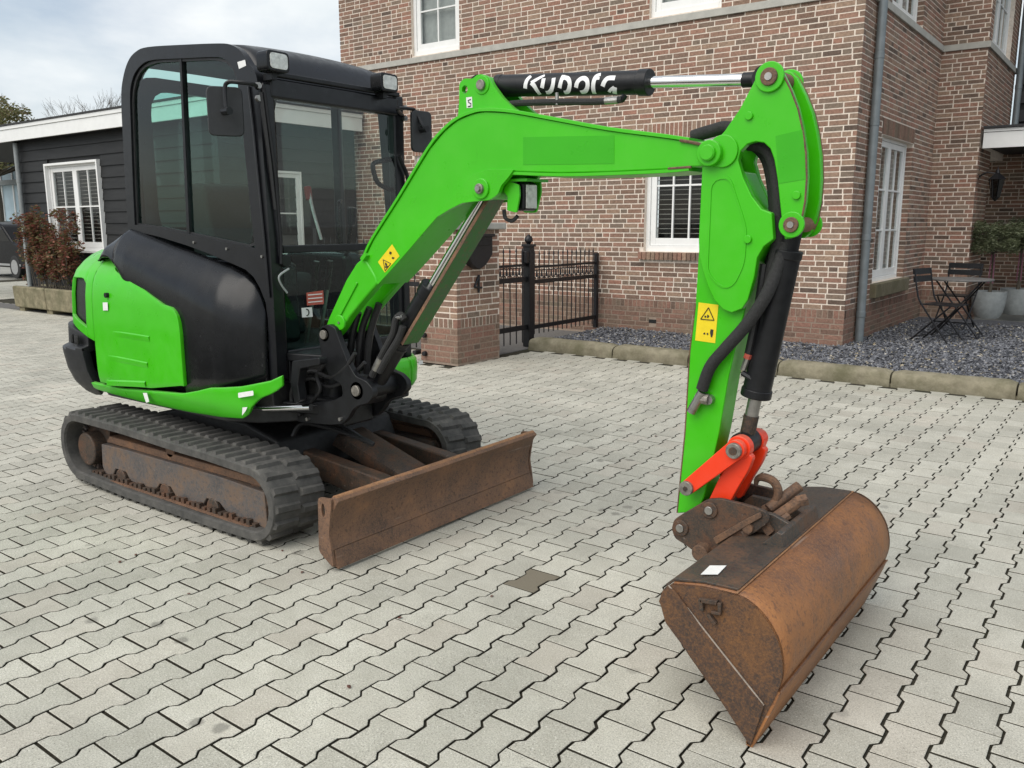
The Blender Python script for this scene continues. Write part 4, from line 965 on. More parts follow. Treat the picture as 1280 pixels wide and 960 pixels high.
    MB().cyl((-4.05, yc-.06, .315), (-4.05, yc+.06, .315), .04, n=16).build('carrier_roller', 'rust_dark', T, bevel=.006)
    return T
track(2.308, 2.608, 1, 'dusty rubber crawler track nearest the camera')
track(3.51, 3.81, -1, 'rubber crawler track on the far side')

# ---------------- car body, slew ring
cb = MB().prism([(-4.62,.20),(-4.62,.40),(-4.35,.46),(-3.75,.46),(-3.50,.40),(-3.42,.22)], 2.66, 3.48).build('car_body', 'frame_dark', EX, bevel=.02)
MB().cyl((-4.09, 3.07, .455), (-4.09, 3.07, .525), .40, n=48).build('slew_ring', 'rust_dark', EX, bevel=.01)
MB().box((-4.45, 2.60, .14), (-4.2, 3.54, .32)).box((-3.8, 2.60, .14), (-3.55, 3.54, .32)).build('cross_beam', 'frame_dark', EX, bevel=.02)
hull = [(-3.25,2.72),(-3.42,2.52),(-3.60,2.44),(-4.70,2.44),(-5.0,2.55),(-5.2,2.85),(-5.24,3.07),(-5.2,3.29),(-5.0,3.47),(-4.70,3.54),(-3.5,3.52),(-3.30,3.44)]
MB().prism(hull, .527, .60, 'z').build('swing_frame', 'frame_dark', EX, bevel=.01)
MB().box((-4.45, 2.55, .60), (-3.36, 3.46, .84)).build('floor_frame', 'frame_dark', EX, bevel=.01)
MB().box((-5.05, 2.62, .60), (-4.46, 3.52, 1.28)).build('engine_block', 'frame_dark', EX, bevel=.03)

# ---------------- dozer blade
BLD = MB()
front = [(-2.672,.322),(-2.690,.300),(-2.712,.262),(-2.726,.215),(-2.730,.165),(-2.726,.118),(-2.716,.095),(-2.722,.092),(-2.700,.02)]
backp = [(-2.722,.018),(-2.748,.09),(-2.756,.165),(-2.752,.22),(-2.740,.275),(-2.735,.318),(-2.712,.336),(-2.685,.336)]
bl = BLD.prism(front+backp, 2.335, 3.805).build('dozer_blade', 'rust_blade', EX, smooth=30, bevel=.004)
for y in (2.322, 3.806):
    ep = rounded([(-2.70,.332),(-2.788,.325),(-2.797,.075),(-2.705,.018),(-2.715,.10),(-2.728,.17),(-2.712,.26)], .02)
    hole = [(-2.757+.014*math.cos(a)*.8, .272+.032*math.sin(a)) for a in [k*math.pi/6 for k in range(12)]]
    m_ = MB(); holed(m_, ep, [hole], y, y+.012); m_.build('end_plate', 'rust_blade', bl)
MB().cyl((-2.70, 2.34, .327), (-2.70, 3.80, .327), .017, n=12).build('top_pipe', 'rust_edge', bl)
MB().prism([(-2.725,.09),(-2.715,.095),(-2.692,.015),(-2.706,.013)], 2.34, 3.80).build('cutting_edge', 'rust_blade', bl)
# push arms
for y in (2.80, 3.30):
    MB().prism([(-2.76,.09),(-2.76,.25),(-2.95,.275),(-3.55,.33),(-3.62,.30),(-3.62,.22),(-2.95,.13)], y, y+.085).build('blade_arm', 'rust_dark', bl, bevel=.012)
MB().prism([(-2.76,.08),(-2.76,.20),(-2.92,.16),(-2.92,.10)], 2.88, 3.30).build('arm_brace', 'rust_dark', bl, bevel=.01)
cv = [(-3.390,0.345),(-3.131,0.155)]
g0, g1 = (cv[0][0]+.01, cv[0][1]+.045), (-2.905, .245)
m_ = MB(); rows = []
for i in range(9):
    t = i/8; x = g0[0]+(g1[0]-g0[0])*t; z = g0[1]+(g1[1]-g0[1])*t
    rows.append([(x-.03, 2.955, z-.06), (x, 2.965, z-.004), (x+.004, 2.985, z+.006), (x+.004, 3.145, z+.006), (x, 3.165, z-.004), (x-.03, 3.175, z-.06)])
m_.grid(rows).build('cylinder_guard', 'rust_dark', bl, solid=.008, smooth=30)
MB().cyl((g0[0]-.02, 3.065, g0[1]-.075), (-2.93, 3.065, .19), .045, n=16).build('lift_cylinder', 'black_metal', bl); MB().cyl((-2.95, 3.065, .195), (-2.80, 3.065, .12), .022, n=12).build('rod', 'steel', bl)
h1 = [(-3.476,0.409),(-3.433,0.475),(-3.273,0.472),(-3.087,0.443),(-3.004,0.411)]
MB().tube(spline([(x, 2.75+.03*i, z) for i, (x, z) in enumerate(h1)], 5), .013, 8).build('hydraulic_hose', 'hose', bl)
h2 = [(-3.409,0.463),(-3.303,0.469),(-3.209,0.441),(-3.141,0.393)]
MB().tube(spline([(x, 2.85+.03*i, z) for i, (x, z) in enumerate(h2)], 5), .013, 8).build('hydraulic_hose', 'hose', bl)

# ---------------- upper body panels on one plan curve
NEARC = [(-3.18,2.475),(-3.26,2.437),(-3.36,2.412),(-3.5,2.402),(-3.8,2.398),(-4.3,2.398),(-4.72,2.400),(-4.86,2.408),(-4.98,2.427),(-5.08,2.462),(-5.17,2.525),(-5.24,2.62),(-5.29,2.74),(-5.32,2.86),(-5.33,2.99)]
PLAN = NEARC+[(x, 5.98-y) for x, y in reversed(NEARC[:-1])]
PLAN = [tuple(p) for p in spline([(x, y, 0) for x, y in PLAN], 6)]; PLAN = [(a, b) for a, b, _ in PLAN]
PS = [0]
for p, q in zip(PLAN, PLAN[1:]): PS.append(PS[-1]+math.dist(p, q))
STOT = PS[-1]
def plan(s, off=0):
    s = max(0, min(STOT, s)); k = 0
    while k < len(PS)-2 and PS[k+1] < s: k += 1
    f = (s-PS[k])/(PS[k+1]-PS[k]); p = Vector(PLAN[k]).lerp(Vector(PLAN[k+1]), f); d = (Vector(PLAN[min(k+2, len(PLAN)-1)])-Vector(PLAN[max(k-1, 0)])).normalized()
    n_ = Vector((d.y, -d.x))           # inward
    if n_.dot(Vector((-4.1, 3.07))-p) < 0: n_ = -n_
    return p+n_*off
def s_of_x(x):   # on the near side
    for p, q, a, b in zip(PLAN, PLAN[1:], PS, PS[1:]):
        if (p[0]-x)*(q[0]-x) <= 0: return a+(b-a)*(p[0]-x)/(p[0]-q[0]+1e-12)
INS = [(.50,.07),(.56,.03),(.62,.006),(.70,.0),(.95,0.),(1.10,.008),(1.18,.020),(1.235,.045),(1.285,.09),(1.32,.135),(1.345,.19)]
def panel(name, mat, s0, s1, zlo, zhi, parent=EX, off=0, ns=24, cols=None, offf=None, nz=10, th=.02, ins=INS, bevel=0, label=None, extra=None, smooth=40):
    def mkrows(a, b, lo, hi):
        rows = []
        for s in (cols if cols else [a+(b-a)*i/ns for i in range(ns+1)]):
            z0, z1 = lo(s), hi(s); r_ = []
            for k in range(nz+1):
                z = z0+(z1-z0)*k/nz; p = plan(s, interp(z, ins)+off+(offf(s, z) if offf else 0)); r_.append((p.x, p.y, z))
            rows.append(r_)
        return rows
    m_ = MB().grid(mkrows(s0, s1, zlo, zhi))
    if extra:
        for (a, b, lo, hi) in extra: m_.grid(mkrows(a, b, lo, hi))
    o = m_.build(name, mat, parent, smooth=smooth, solid=th)
    if bevel: 
        md = o.modifiers.new('bevel', 'BEVEL'); md.width = bevel; md.segments = 2; md.limit_method = 'ANGLE'; md.angle_limit = math.radians(40)
    if label: o['label'] = label
    return o
def flipchk(o): return o
SX = lambda x: s_of_x(x)
def fx(pts):      # function of s given (x,z) samples on the near side
    q = sorted((s_of_x(max(-5.2, min(-3.19, x))), z) for x, z in pts); return lambda s: interp(s, q)
# green side cover
covtop = [(-4.751,1.326),(-4.598,1.320),(-4.535,1.248),(-4.372,1.202),(-4.185,1.154),(-4.009,1.089),(-3.936,1.044),(-3.906,1.005),(-3.898,0.953),(-3.908,0.850)]
covbot = [(-4.826,0.607),(-4.495,0.616),(-4.172,0.638),(-3.886,0.683)]
covtop = [p for p in covtop if p[0] < -3.955]+[(-3.93,1.078),(-3.905,1.062),(-3.886,1.040),(-3.873,1.012),(-3.866,.98),(-3.862,.94)]
cr0 = SX(-3.862); covt = fx(covtop)
side = panel('side_cover', 'green', cr0, SX(-4.712), fx(covbot), covt, cols=[cr0+.09*(k/16)**1.6 for k in range(16)]+[cr0+.09+(SX(-4.712)-cr0-.09)*k/44 for k in range(45)], nz=18, bevel=.006, off=-.006)
# its pressed ribs, key lock and label
RIB = [(-4.507,0.919),(-4.143,0.915),(-4.581,0.780),(-4.180,0.773),(-4.624,0.631),(-4.219,0.666)]
for k in (0, 2, 4):
    (xa, za), (xb, zb) = RIB[k], RIB[k+1]; rows = []
    for i in range(13):
        t = i/12; x = xa+(xb-xa)*t; z = za+(zb-za)*t; pr = plan(s_of_x(x)); hgt = .0045*min(1, 3*t)
        rows.append([(pr.x, pr.y-.0065, z-.028), (pr.x, pr.y-hgt-.006, z-.008), (pr.x, pr.y-hgt-.006, z-.002), (pr.x, pr.y-.004, z+.006)])
    MB().grid(rows).build('pressed_rib', 'green', side, smooth=25)
kl = [(-4.541,1.111)][0]; MB().cyl((kl[0], 2.386, kl[1]), (kl[0], 2.41, kl[1]), .014, n=16).build('key_lock', 'black_metal', side)
def sticker(poly, y, mat, parent, name='sticker', d=.0006, label=None):
    o = MB().prism(poly, y-d, y).build(name, mat, parent, smooth=None)
    if label: o['label'] = label
    return o
sticker([(-4.582,1.070),(-4.531,1.073),(-4.535,1.029),(-4.586,1.026)], 2.3915, 'white_sticker', side)
# skirt
skt = [(-4.865,0.591),(-4.499,0.593),(-4.175,0.617),(-3.891,0.641),(-3.769,0.667),(-3.651,0.697),(-3.532,0.712),(-3.404,0.731),(-3.220,0.774),(-3.091,0.798)]
skb = [(-4.888,0.567),(-4.837,0.550),(-4.678,0.542),(-4.345,0.531),(-3.891,0.533),(-3.629,0.545),(-3.433,0.565),(-3.381,0.592),(-3.339,0.644),(-3.287,0.685),(-3.213,0.716),(-3.096,0.748)]
skirt = panel('side_skirt', 'green', .0, SX(-4.86), fx(skb), fx(skt), off=-.004, ns=56, nz=6, th=.022, bevel=.006)
sticker(rounded([(-3.413,0.701),(-3.295,0.726),(-3.294,0.703),(-3.412,0.677)], .006), 2.3935, 'white_sticker', skirt); sticker([(-3.397,0.631),(-3.359,0.638),(-3.373,0.618),(-3.404,0.591)], 2.402, 'white_sticker', skirt); sticker([(-4.255,0.603),(-4.215,0.608),(-4.199,0.562),(-4.231,0.553)], 2.394, 'white_sticker', skirt)
# far front corner of the skirt (seen under the boom)
for nm, pts in (('front_skirt', [(-3.235,3.14),(-3.222,3.25),(-3.218,3.375)]), ('side_skirt', [(-3.219,3.385),(-3.232,3.43),(-3.27,3.48),(-3.34,3.53),(-3.5,3.57),(-3.9,3.585)])):
    pp = [tuple(p) for p in spline([(x, y, 0) for x, y in pts], 5)]
    o = MB().grid([[(x-ins_*1.0, y-ins_*.6, z) for z, ins_ in ((.585, .05), (.60, .02), (.63, .004), (.70, 0), (.745, .004), (.765, .02))] for x, y, _ in pp]).build(nm, 'green', EX, smooth=50, solid=.02)
fq = [(3.323,0.736),(3.367,0.735),(3.366,0.708),(3.322,0.710)]
MB().prism([(3.44,.735),(3.475,.735),(3.475,.715),(3.44,.715)], -3.225, -3.2235, 'x').build('sticker', 'white_sticker', EX, smooth=None)
# hood with grille openings
sA = SX(-4.722); G0, G1 = SX(-4.80), SX(-4.80)+.235
def hb(s): return interp(s, [(sA, .845), (G0, .862), (G1, .925), (STOT/2, .935), (STOT-G1, .925), (STOT-G0, .862), (STOT-sA, .845)])
ht = lambda s: 1.345
gb_ = lambda s: hb(s)+.055; gt_ = lambda s: interp(s, [(G0, 1.165), (G0+.05, 1.195), (G1, 1.19)])
gbF = lambda s: hb(s)+.055; gtF = lambda s: gt_(STOT-s)
hood = panel('engine_hood', 'green', sA, G0, hb, ht, ns=6, nz=22, extra=[(G0, G1, hb, gb_), (G0, G1, gt_, ht), (G1, STOT-G1, hb, ht), (STOT-G1, STOT-G0, hb, gbF), (STOT-G1, STOT-G0, gtF, ht), (STOT-G0, STOT-sA, hb, ht)], bevel=.004, off=-.003)
cap = [tuple(plan(s, .188)) for s in [sA+(STOT-2*sA)*i/40 for i in range(41)]]
MB().add([(x, y, 1.344) for x, y in cap], [list(range(41))]).build('hood_top', 'green', hood, smooth=None)
for a, b, lo, hi in ((G0-.01, G1+.01, gb_, gt_), (STOT-G1-.01, STOT-G0+.01, gbF, gtF)):
    panel('grille', 'grille', a, b, lambda s, f=lo: f(s)-.01, lambda s, f=hi: f(s)+.01, hood, off=.022, ns=12, nz=10, th=.004)
# counterweight
CI = [(.47,.16),(.52,.085),(.58,.035),(.66,.004),(.76,-.012),(.795,-.014),(.80,.022),(.88,.026),(.95,.03)]
sB = SX(-4.84)
def cwb(s): return interp(min(s, STOT-s), [(sB, .555), (sB+.06, .50), (sB+.3, .475)])
cw = panel('counterweight', 'counterweight', sB, STOT-sB, cwb, lambda s: hb(s)-.006, off=-.010, ns=60, nz=26, th=.05, ins=CI, bevel=.005, offf=lambda s, z: -.045*min(1, max(0, min(s, STOT-s)-sB)/.16))
for a in (G0+.10, G0+.19): 
    p0 = plan(a, -.0); m_ = panel('lifting_slot', 'dark_room', a-.03, a+.03, lambda s: .815, lambda s: .865, cw, off=-.03, ns=3, nz=3, th=.006)
# black tank cover
frontedge = [(-3.937,1.382),(-3.717,1.337),(-3.558,1.302),(-3.467,1.276),(-3.410,1.234),(-3.372,1.183),(-3.342,1.116),(-3.333,1.041),(-3.336,0.906),(-3.342,0.770)]
def covz(x):     # top line of the cover where it meets the cab frame
    return interp(x, [(-4.60,1.475),(-4.50,1.468),(-4.30,1.430),(-4.05,1.375),(-3.80,1.325),(-3.62,1.285),(-3.50,1.245),(-3.44,1.205),(-3.40,1.15),(-3.375,1.08),(-3.36,1.0)])
zlq = [(-4.74,1.285),(-4.66,1.310),(-4.56,1.312),(-4.48,1.26)]+[(q[0], q[1]-.045) for q in sorted(covtop) if -4.44 < q[0] < -3.93]+[(-3.90,.90),(-3.89,.5)]
def tsec(x):
    zt = covz(x) if x > -4.5 else 1.468-.10*((-4.5-x)/.24)-.06*((-4.5-x)/.24)**2
    zl = max(interp(x, [(-3.95,.60),(-3.87,.645),(-3.53,.70),(-3.36,.745)]), interp(x, zlq)); zl = min(zl, zt-.02)
    ys = interp(x, [(-4.74,2.47),(-4.62,2.44),(-4.4,2.422),(-3.9,2.416),(-3.75,2.410),(-3.6,2.415),(-3.5,2.44),(-3.42,2.48),(-3.36,2.535)])
    zs = interp(x, [(-4.74,1.30),(-4.62,1.345),(-4.4,1.285),(-4.0,1.165),(-3.75,1.09),(-3.6,1.05),(-3.36,.96)])
    zs = max(min(zs, zt-.035), zl+.01); yt = 2.552; sec = []
    for k in range(7): t = k/6; sec.append((x, ys-.004*math.sin(math.pi*t), zl+(zs-zl)*t))
    for k in range(1, 11):
        t = k/10; sec.append((x, ys+(yt-ys)*(t**1.6), zs+(zt-zs)*(1-(1-t)**1.35)))
    return sec, zt
tank = MB().grid([tsec(-4.5+(4.5-3.36)*i/70)[0] for i in range(71)]).build('tank_cover', 'black_plastic', EX, smooth=60, solid=.02)
rs = []
for i in range(13):
    x = -4.5-.24*i/12; sec, zt = tsec(x); rs.append(sec+[(x, 2.8, zt+.008), (x, 3.2, zt+.008), (x, 3.46, zt)])
MB().grid(rs).build('rear_shoulder', 'black_plastic', tank, smooth=60, solid=.015)
for p in [(-3.916,1.398),(-3.643,1.369),(-3.372,1.337)]: MB().cyl((p[0], 2.538, p[1]), (p[0], 2.552, p[1]), .007, n=8).build('screw', 'steel', tank)

# ---------------- cab
OUTN = [(-4.536,1.461),(-4.528,1.663),(-4.512,1.915),(-4.495,2.140),(-4.462,2.242),(-4.398,2.324),(-4.315,2.363),(-4.201,2.372),(-3.894,2.346),(-3.605,2.317),(-3.514,2.299),(-3.445,2.264),(-3.387,2.202),(-3.340,2.135),(-3.328,1.954),(-3.321,1.705),(-3.312,1.414),(-3.307,1.192),(-3.306,0.926),(-3.309,0.755),(-3.370,0.749),(-3.357,1.037),(-3.367,1.121),(-3.404,1.188),(-3.448,1.239),(-3.507,1.272),(-3.619,1.300),(-3.799,1.343),(-3.982,1.381),(-4.234,1.424)]
INN = [(-4.463,1.487),(-4.449,1.703),(-4.426,1.951),(-4.407,2.145),(-4.380,2.218),(-4.329,2.269),(-4.249,2.300),(-4.145,2.304),(-3.902,2.284),(-3.655,2.262),(-3.569,2.243),(-3.518,2.206),(-3.487,2.150),(-3.472,2.000),(-3.457,1.783),(-3.442,1.562),(-3.426,1.376),(-3.546,1.390),(-3.737,1.413),(-3.939,1.438),(-4.190,1.466)]
OUTS = [tuple(p)[:2] for p in spline([(a, b, 0) for a, b in OUTN[:20]], 4)]+OUTN[20:]
INS_ = smoothpoly(INN[:16], 4)[:-4]+INN[15:]
INS_ = [tuple(p)[:2] for p in spline([(a, b, 0) for a, b in INN[:16]], 4)]+INN[16:]
cab = MB(); holed(cab, OUTS, [INS_], 2.545, 2.60)
CAB = cab.build('cab', 'cab_metal', EX, smooth=35, bevel=.005, seg=2)
MB().prism(INS_, 2.566, 2.571).build('side_window', 'cab_glass', CAB, smooth=None)
MB().ring(resample(INN, 60), [tuple(Vector(p).lerp(Vector((-3.9, 1.8)), .025)) for p in resample(INN, 60)], 2.556, 2.565).build('window_seal', 'hose', CAB, smooth=None)
wb = [(-3.945,2.289),(-3.928,2.287),(-3.964,1.441),(-3.988,1.441)]; MB().prism(wb, 2.552, 2.580).build('window_bar', 'black_metal', CAB, smooth=None)
FARO = OUTN[:19]+[(OUTN[18][0], .72), (OUTN[0][0]+.12, .72), (OUTN[0][0]+.02, 1.2)]
FARI = [(INN[0][0], 1.33)]+INN[1:16]+[(INN[16][0], .92), (INN[16][0]-.62, .92), (INN[0][0]+.12, 1.25)]
m_ = MB(); holed(m_, FARO, [FARI], 3.43, 3.475); door = m_.build('door_frame', 'cab_metal', CAB, smooth=35, bevel=.008)
MB().prism(FARI, 3.448, 3.453).build('door_glass', 'windscreen_glass', door if False else CAB, smooth=None)
MB().box((-3.86, 3.435, .92), (-3.80, 3.47, 2.22)).build('door_pillar', 'cab_metal', CAB, bevel=.008)
MB().tube(spline([(-3.76, 3.40, 1.62), (-3.74, 3.36, 1.58), (-3.74, 3.36, 1.36), (-3.78, 3.40, 1.30)], 4), .011, 8).build('grab_handle', 'black_plastic', CAB)
# roof across the two side frames
TOP = OUTN[5:14]
TOPs = [tuple(p) for p in spline([(x, z, 0) for x, z in TOP], 5)]
rows = []
for i in range(13):
    t = i/12; y = 2.575+(3.45-2.575)*t; cr_ = .022*math.sin(math.pi*t)**.6
    rows.append([(x, y, z+cr_*(.3+.7*math.sin(math.pi*k/(len(TOPs)-1)))) for k, (x, z, _) in enumerate(TOPs)])
MB().grid(rows).build('roof', 'cab_metal', CAB, smooth=60, solid=.03)
# front: header, posts, bar, glass
XF = -3.325
HZ = [(2.636,2.075),(3.318,2.064),(2.589,1.369),(3.211,1.354),(2.584,0.940)]
MB().box((XF-.05, 2.60, 2.055), (XF+.012, 3.43, 2.145)).build('header', 'cab_metal', CAB, bevel=.012)
MB().box((XF-.01, 2.60, 2.150), (XF+.022, 3.43, 2.172)).build('rain_gutter', 'black_metal', CAB, bevel=.005)
MB().box((XF-.05, 3.40, .74), (XF+.004, 3.478, 2.16)).build('front_pillar', 'cab_metal', CAB, bevel=.014)
MB().box((XF-.045, 2.56, .74), (XF+.006, 2.625, 2.12)).build('front_pillar', 'cab_metal', CAB, bevel=.012)
MB().box((XF-.03, 2.626, HZ[2][1]-.018), (XF+.010, 3.399, HZ[2][1]+.018)).build('window_bar', 'black_metal', CAB, bevel=.006)
MB().box((XF-.05, 2.626, .72), (XF+.008, 3.399, .885)).build('sill_panel', 'cab_metal', CAB, bevel=.01)
MB().box((XF-.004, 2.626, HZ[2][1]+.018), (XF, 3.399, 2.055)).build('windscreen', 'windscreen_glass', CAB, smooth=None)
MB().box((XF-.004, 2.626, .885), (XF, 3.399, HZ[2][1]-.018)).build('lower_windscreen', 'cab_glass', CAB, smooth=None)
# rear wall and window
XR = OUTN[2][0]+.02
RO_ = rounded([(2.60,1.30),(3.43,1.30),(3.43,2.27),(2.60,2.27)], .12); RI_ = rounded([(2.68,1.42),(3.35,1.42),(3.35,2.205),(2.68,2.205)], .13)
m_ = MB(); holed(m_, RO_, [RI_], XR+.01, XR+.05, 'x'); m_.build('rear_frame', 'cab_metal', CAB, smooth=35)
MB().prism(RI_, XR+.028, XR+.032, 'x').build('rear_window', 'cab_glass', CAB, smooth=None)
MB().box((XR+.01, 2.60, .62), (XR+.06, 3.43, 1.30)).build('rear_wall', 'black_metal', CAB, smooth=None)
MB().box((-4.42, 2.60, .842), (XF-.06, 3.42, .87)).build('floor', 'frame_dark', CAB, smooth=None)
# interior
def softbox(name, a, b, mat, parent, r=.05): return MB().box(a, b).build(name, mat, parent, bevel=r, seg=4)
seat = softbox('seat', (-4.28, 2.80, 1.08), (-3.83, 3.26, 1.22), 'seat_fabric', CAB)
softbox('seat_base', (-4.25, 2.85, .87), (-3.88, 3.21, 1.079), 'frame_dark', seat, .02)
MB().prism(rounded([(-4.20,1.20),(-4.10,1.24),(-4.20,1.70),(-4.32,1.72),(-4.34,1.25)], .05), 2.80, 3.26).build('backrest', 'seat_fabric', seat, bevel=.03, seg=3)
for y0, y1 in ((2.62, 2.78), (3.28, 3.41)): softbox('armrest_console', (-4.15, y0, 1.0), (-3.60, y1, 1.33), 'black_plastic', CAB, .04)
for (y, x) in ((2.70, -3.66), (3.345, -3.66)):
    lv = MB().tube(spline([(x, y, 1.33), (x+.02, y, 1.42), (x+.04, y, 1.50)], 4), .011, 8).build('joystick', 'black_plastic', CAB); MB().cyl((x+.04, y, 1.48), (x+.05, y, 1.58), .022, .028, 12).build('grip', 'black_plastic', lv, bevel=.01)
LVK = [(-3.559,1.660),(-3.535,1.562),(-3.477,1.406)]
lv = MB().tube(spline([(x, 3.0, z) for x, z in reversed(LVK)], 4), .009, 8).build('blade_lever', 'steel', CAB)
MB().tube([(LVK[0][0], 3.0, LVK[0][1]-.05), (LVK[0][0]-.012, 3.0, LVK[0][1]+.02)], [.017, .02], 12).build('knob', 'knob_red', lv, bevel=.006)
for y in (2.93, 3.02): MB().tube([(-3.55, y, .87), (-3.47, y, 1.16)], .010, 8).build('travel_lever', 'steel', CAB); MB().tube([(-3.475, y, 1.15), (-3.44, y, 1.30)], .017, 8).build('travel_grip', 'black_plastic', CAB)
softbox('instrument_panel', (-3.52, 2.64, .9), (-3.42, 2.80, 1.30), 'black_plastic', CAB, .03)
# stickers on the lower front glass
SG = [(2.757,1.155),(2.864,1.160),(2.865,1.092),(2.758,1.092),(2.722,1.083),(2.787,1.082),(2.790,1.034),(2.724,1.036)]
def fst(q, mat, d=.0015): MB().prism(q, XF+.0005, XF+.0005+d, 'x').build('sticker', mat, CAB, smooth=None)
fst(SG[:4], 'red_sticker'); fst(SG[4:], 'white_sticker')
yc_, zc_ = sum(p[0] for p in SG[4:])/4, sum(p[1] for p in SG[4:])/4
MB().tube([(XF+.003, yc_-.004+.014*math.cos(a), zc_+.016*math.sin(a)) for a in [-1.7+.34*k for k in range(11)]], .003, 5).build('sticker_print', 'print_black', CAB)
for k in range(3): MB().box((XF+.0021, SG[0][0]+.008, SG[0][1]-.014-.018*k), (XF+.0026, SG[1][0]-.008, SG[0][1]-.009-.018*k)).build('sticker_print', 'white_sticker', CAB, smooth=None)
# wiper, front grab rails
wp = [(2.548,2.089),(2.585,1.723),(2.597,1.414),(2.590,1.303)]
MB().tube([(-3.295, y, z) for y, z in wp], .008, 6).build('wiper_arm', 'black_metal', CAB)
wp = [(2.541,2.072),(2.569,1.777),(2.586,1.554)]; MB().tube([(-3.308, y, z) for y, z in wp], .012, 6).build('wiper_blade', 'hose', CAB)
wm = [(2.622,1.316)][0]; MB().cyl((-3.33, wm[0], wm[1]), (-3.29, wm[0], wm[1]), .03, n=16).build('wiper_motor', 'black_metal', CAB, bevel=.006)
wh = [(2.627,1.279),(2.569,1.248),(2.576,1.210),(2.610,1.166)]; MB().tube(spline([(-3.285, y, z) for y, z in wh], 4), .005, 6).build('washer_hose', 'pot_grey', CAB)
# drip rail on the near pillar
dr = [(-3.394,2.105),(-3.376,1.921),(-3.358,1.670),(-3.340,1.414),(-3.328,1.146)]; MB().tube([(x, 2.538, z) for x, z in dr], .006, 6).build('drip_rail', 'cab_metal', CAB)
lbq = [(-3.472,2.219),(-3.415,2.223),(-3.409,2.197),(-3.463,2.188)]; sticker(lbq, 2.5435, 'white_sticker', CAB)
# work lights
for q in [(2.588,2.203),(3.287,2.199)]:
    y, z = q; w2, h2 = .062, .045
    hs = MB().prism(rounded([(y-w2, z-h2), (y+w2, z-h2), (y+w2, z+h2), (y-w2, z+h2)], .022), -3.315, -3.235, 'x').build('work_light', 'black_plastic', CAB, bevel=.006)
    MB().prism(rounded([(y-w2*.78, z-h2*.74), (y+w2*.78, z-h2*.74), (y+w2*.78, z+h2*.74), (y-w2*.78, z+h2*.74)], .018), -3.234, -3.231, 'x').build('lens', 'lamp_lens', hs, bevel=.001)
    MB().box((-3.33, y-.015, z-.075), (-3.27, y+.015, z-.046)).build('bracket', 'black_metal', hs)
# mirrors
def mirror(c, wv, hv, yaw, armpts):
    cx, cy, cz = c; P = rounded([(-wv/2, -hv/2), (wv/2, -hv/2), (wv/2, hv/2), (-wv/2, hv/2)], .03); m_ = MB(); ca, sa = math.cos(yaw), math.sin(yaw)
    n = len(P); vs = [(cx+a*-sa+d*ca, cy+a*ca+d*sa, cz+b) for d in (0, .022) for a, b in P]
    m_.add(vs, [list(range(n)), list(range(2*n-1, n-1, -1))]+[(i, (i+1) % n, (i+1) % n+n, i+n) for i in range(n)])
    o = m_.build('mirror', 'counterweight', CAB, bevel=.005)
    MB().tube(spline(armpts, 5), .0095, 8).build('mirror_arm', 'black_metal', o)
    e = armpts[-1]; MB().cyl((e[0]-.02, e[1], e[2]), (e[0]+.025, e[1], e[2]), .018, n=10).build('clamp', 'black_metal', o)
c0 = [(-3.442,1.987)][0]; mirror((c0[0], 2.44, c0[1]), .155, .215, -.55, [(XF+.0, 2.535, 2.09), (XF+.02, 2.50, 2.10), [(-3.335,2.105)][0][:1]+(2.45,)+[(-3.335,2.105)][0][1:], [(-3.380,2.106)][0][:1]+(2.42,)+[(-3.380,2.106)][0][1:], [(-3.393,2.075)][0][:1]+(2.41,)+[(-3.393,2.075)][0][1:], [(-3.377,1.981)][0][:1]+(2.40,)+[(-3.377,1.981)][0][1:]])
q = [(3.511,1.973),(3.344,2.076),(3.435,2.085),(3.478,2.077),(3.487,2.000),(3.499,1.984)]
mirror((-3.24, q[0][0], q[0][1]), .13, .215, -.2, [(XF, 3.47, 2.06)]+[(-3.24, y, z) for y, z in q[1:4]]+[(-3.20, y, z) for y, z in q[4:]])
for z in (2.10, 2.045): MB().cyl((XF+.0, 2.53, z), (XF+.02, 2.53, z), .014, n=10).build('bolt', 'steel', CAB); MB().cyl((XF+.0, 3.475, z), (XF+.02, 3.475, z), .014, n=10).build('bolt', 'steel', CAB)
gh = [(3.403,1.830),(3.294,1.808),(3.270,1.782),(3.301,1.705),(3.378,1.674),(3.408,1.675)]
MB().tube(spline([(-3.36, y, z) for y, z in gh], 4), .013, 8).build('grab_handle', 'black_plastic', CAB)
gh = [(3.409,1.845),(3.432,1.804),(3.467,1.743),(3.476,1.658)]; MB().tube(spline([(-3.30, y, z) for y, z in gh], 4), .011, 8).build('outer_handle', 'black_metal', CAB)

# ---------------- swing bracket and boom foot
BY0, BY1 = 2.69, 2.87
ear = rounded([(-3.129,0.966),(-3.104,1.010),(-3.058,1.028),(-3.009,1.016),(-2.990,0.976),(-2.926,0.851),(-2.881,0.799),(-2.814,0.784),(-2.774,0.755),(-2.770,0.719),(-2.808,0.680),(-2.873,0.661),(-2.911,0.637),(-2.941,0.595),(-2.987,0.558),(-3.071,0.542),(-3.319,0.524),(-3.326,0.596),(-3.174,0.639),(-3.041,0.667),(-2.973,0.698),(-2.981,0.751),(-3.057,0.773),(-3.103,0.853)], .015, 3)
SB = MB().prism(ear, 2.652, 2.684).build('swing_bracket', 'black_metal', EX, bevel=.006)
MB().prism(ear, 2.876, 2.908).build('ear_plate', 'black_metal', SB, bevel=.006)
sbx = [(-3.314,0.598),(-3.002,0.672),(-2.801,0.734),(-3.319,0.524),(-2.981,0.563)]
MB().box((sbx[0][0]+.02, 2.684, sbx[3][1]+.01), (sbx[4][0]-.02, 2.876, sbx[1][1]-.015)).build('knuckle', 'black_metal', SB, bevel=.015)
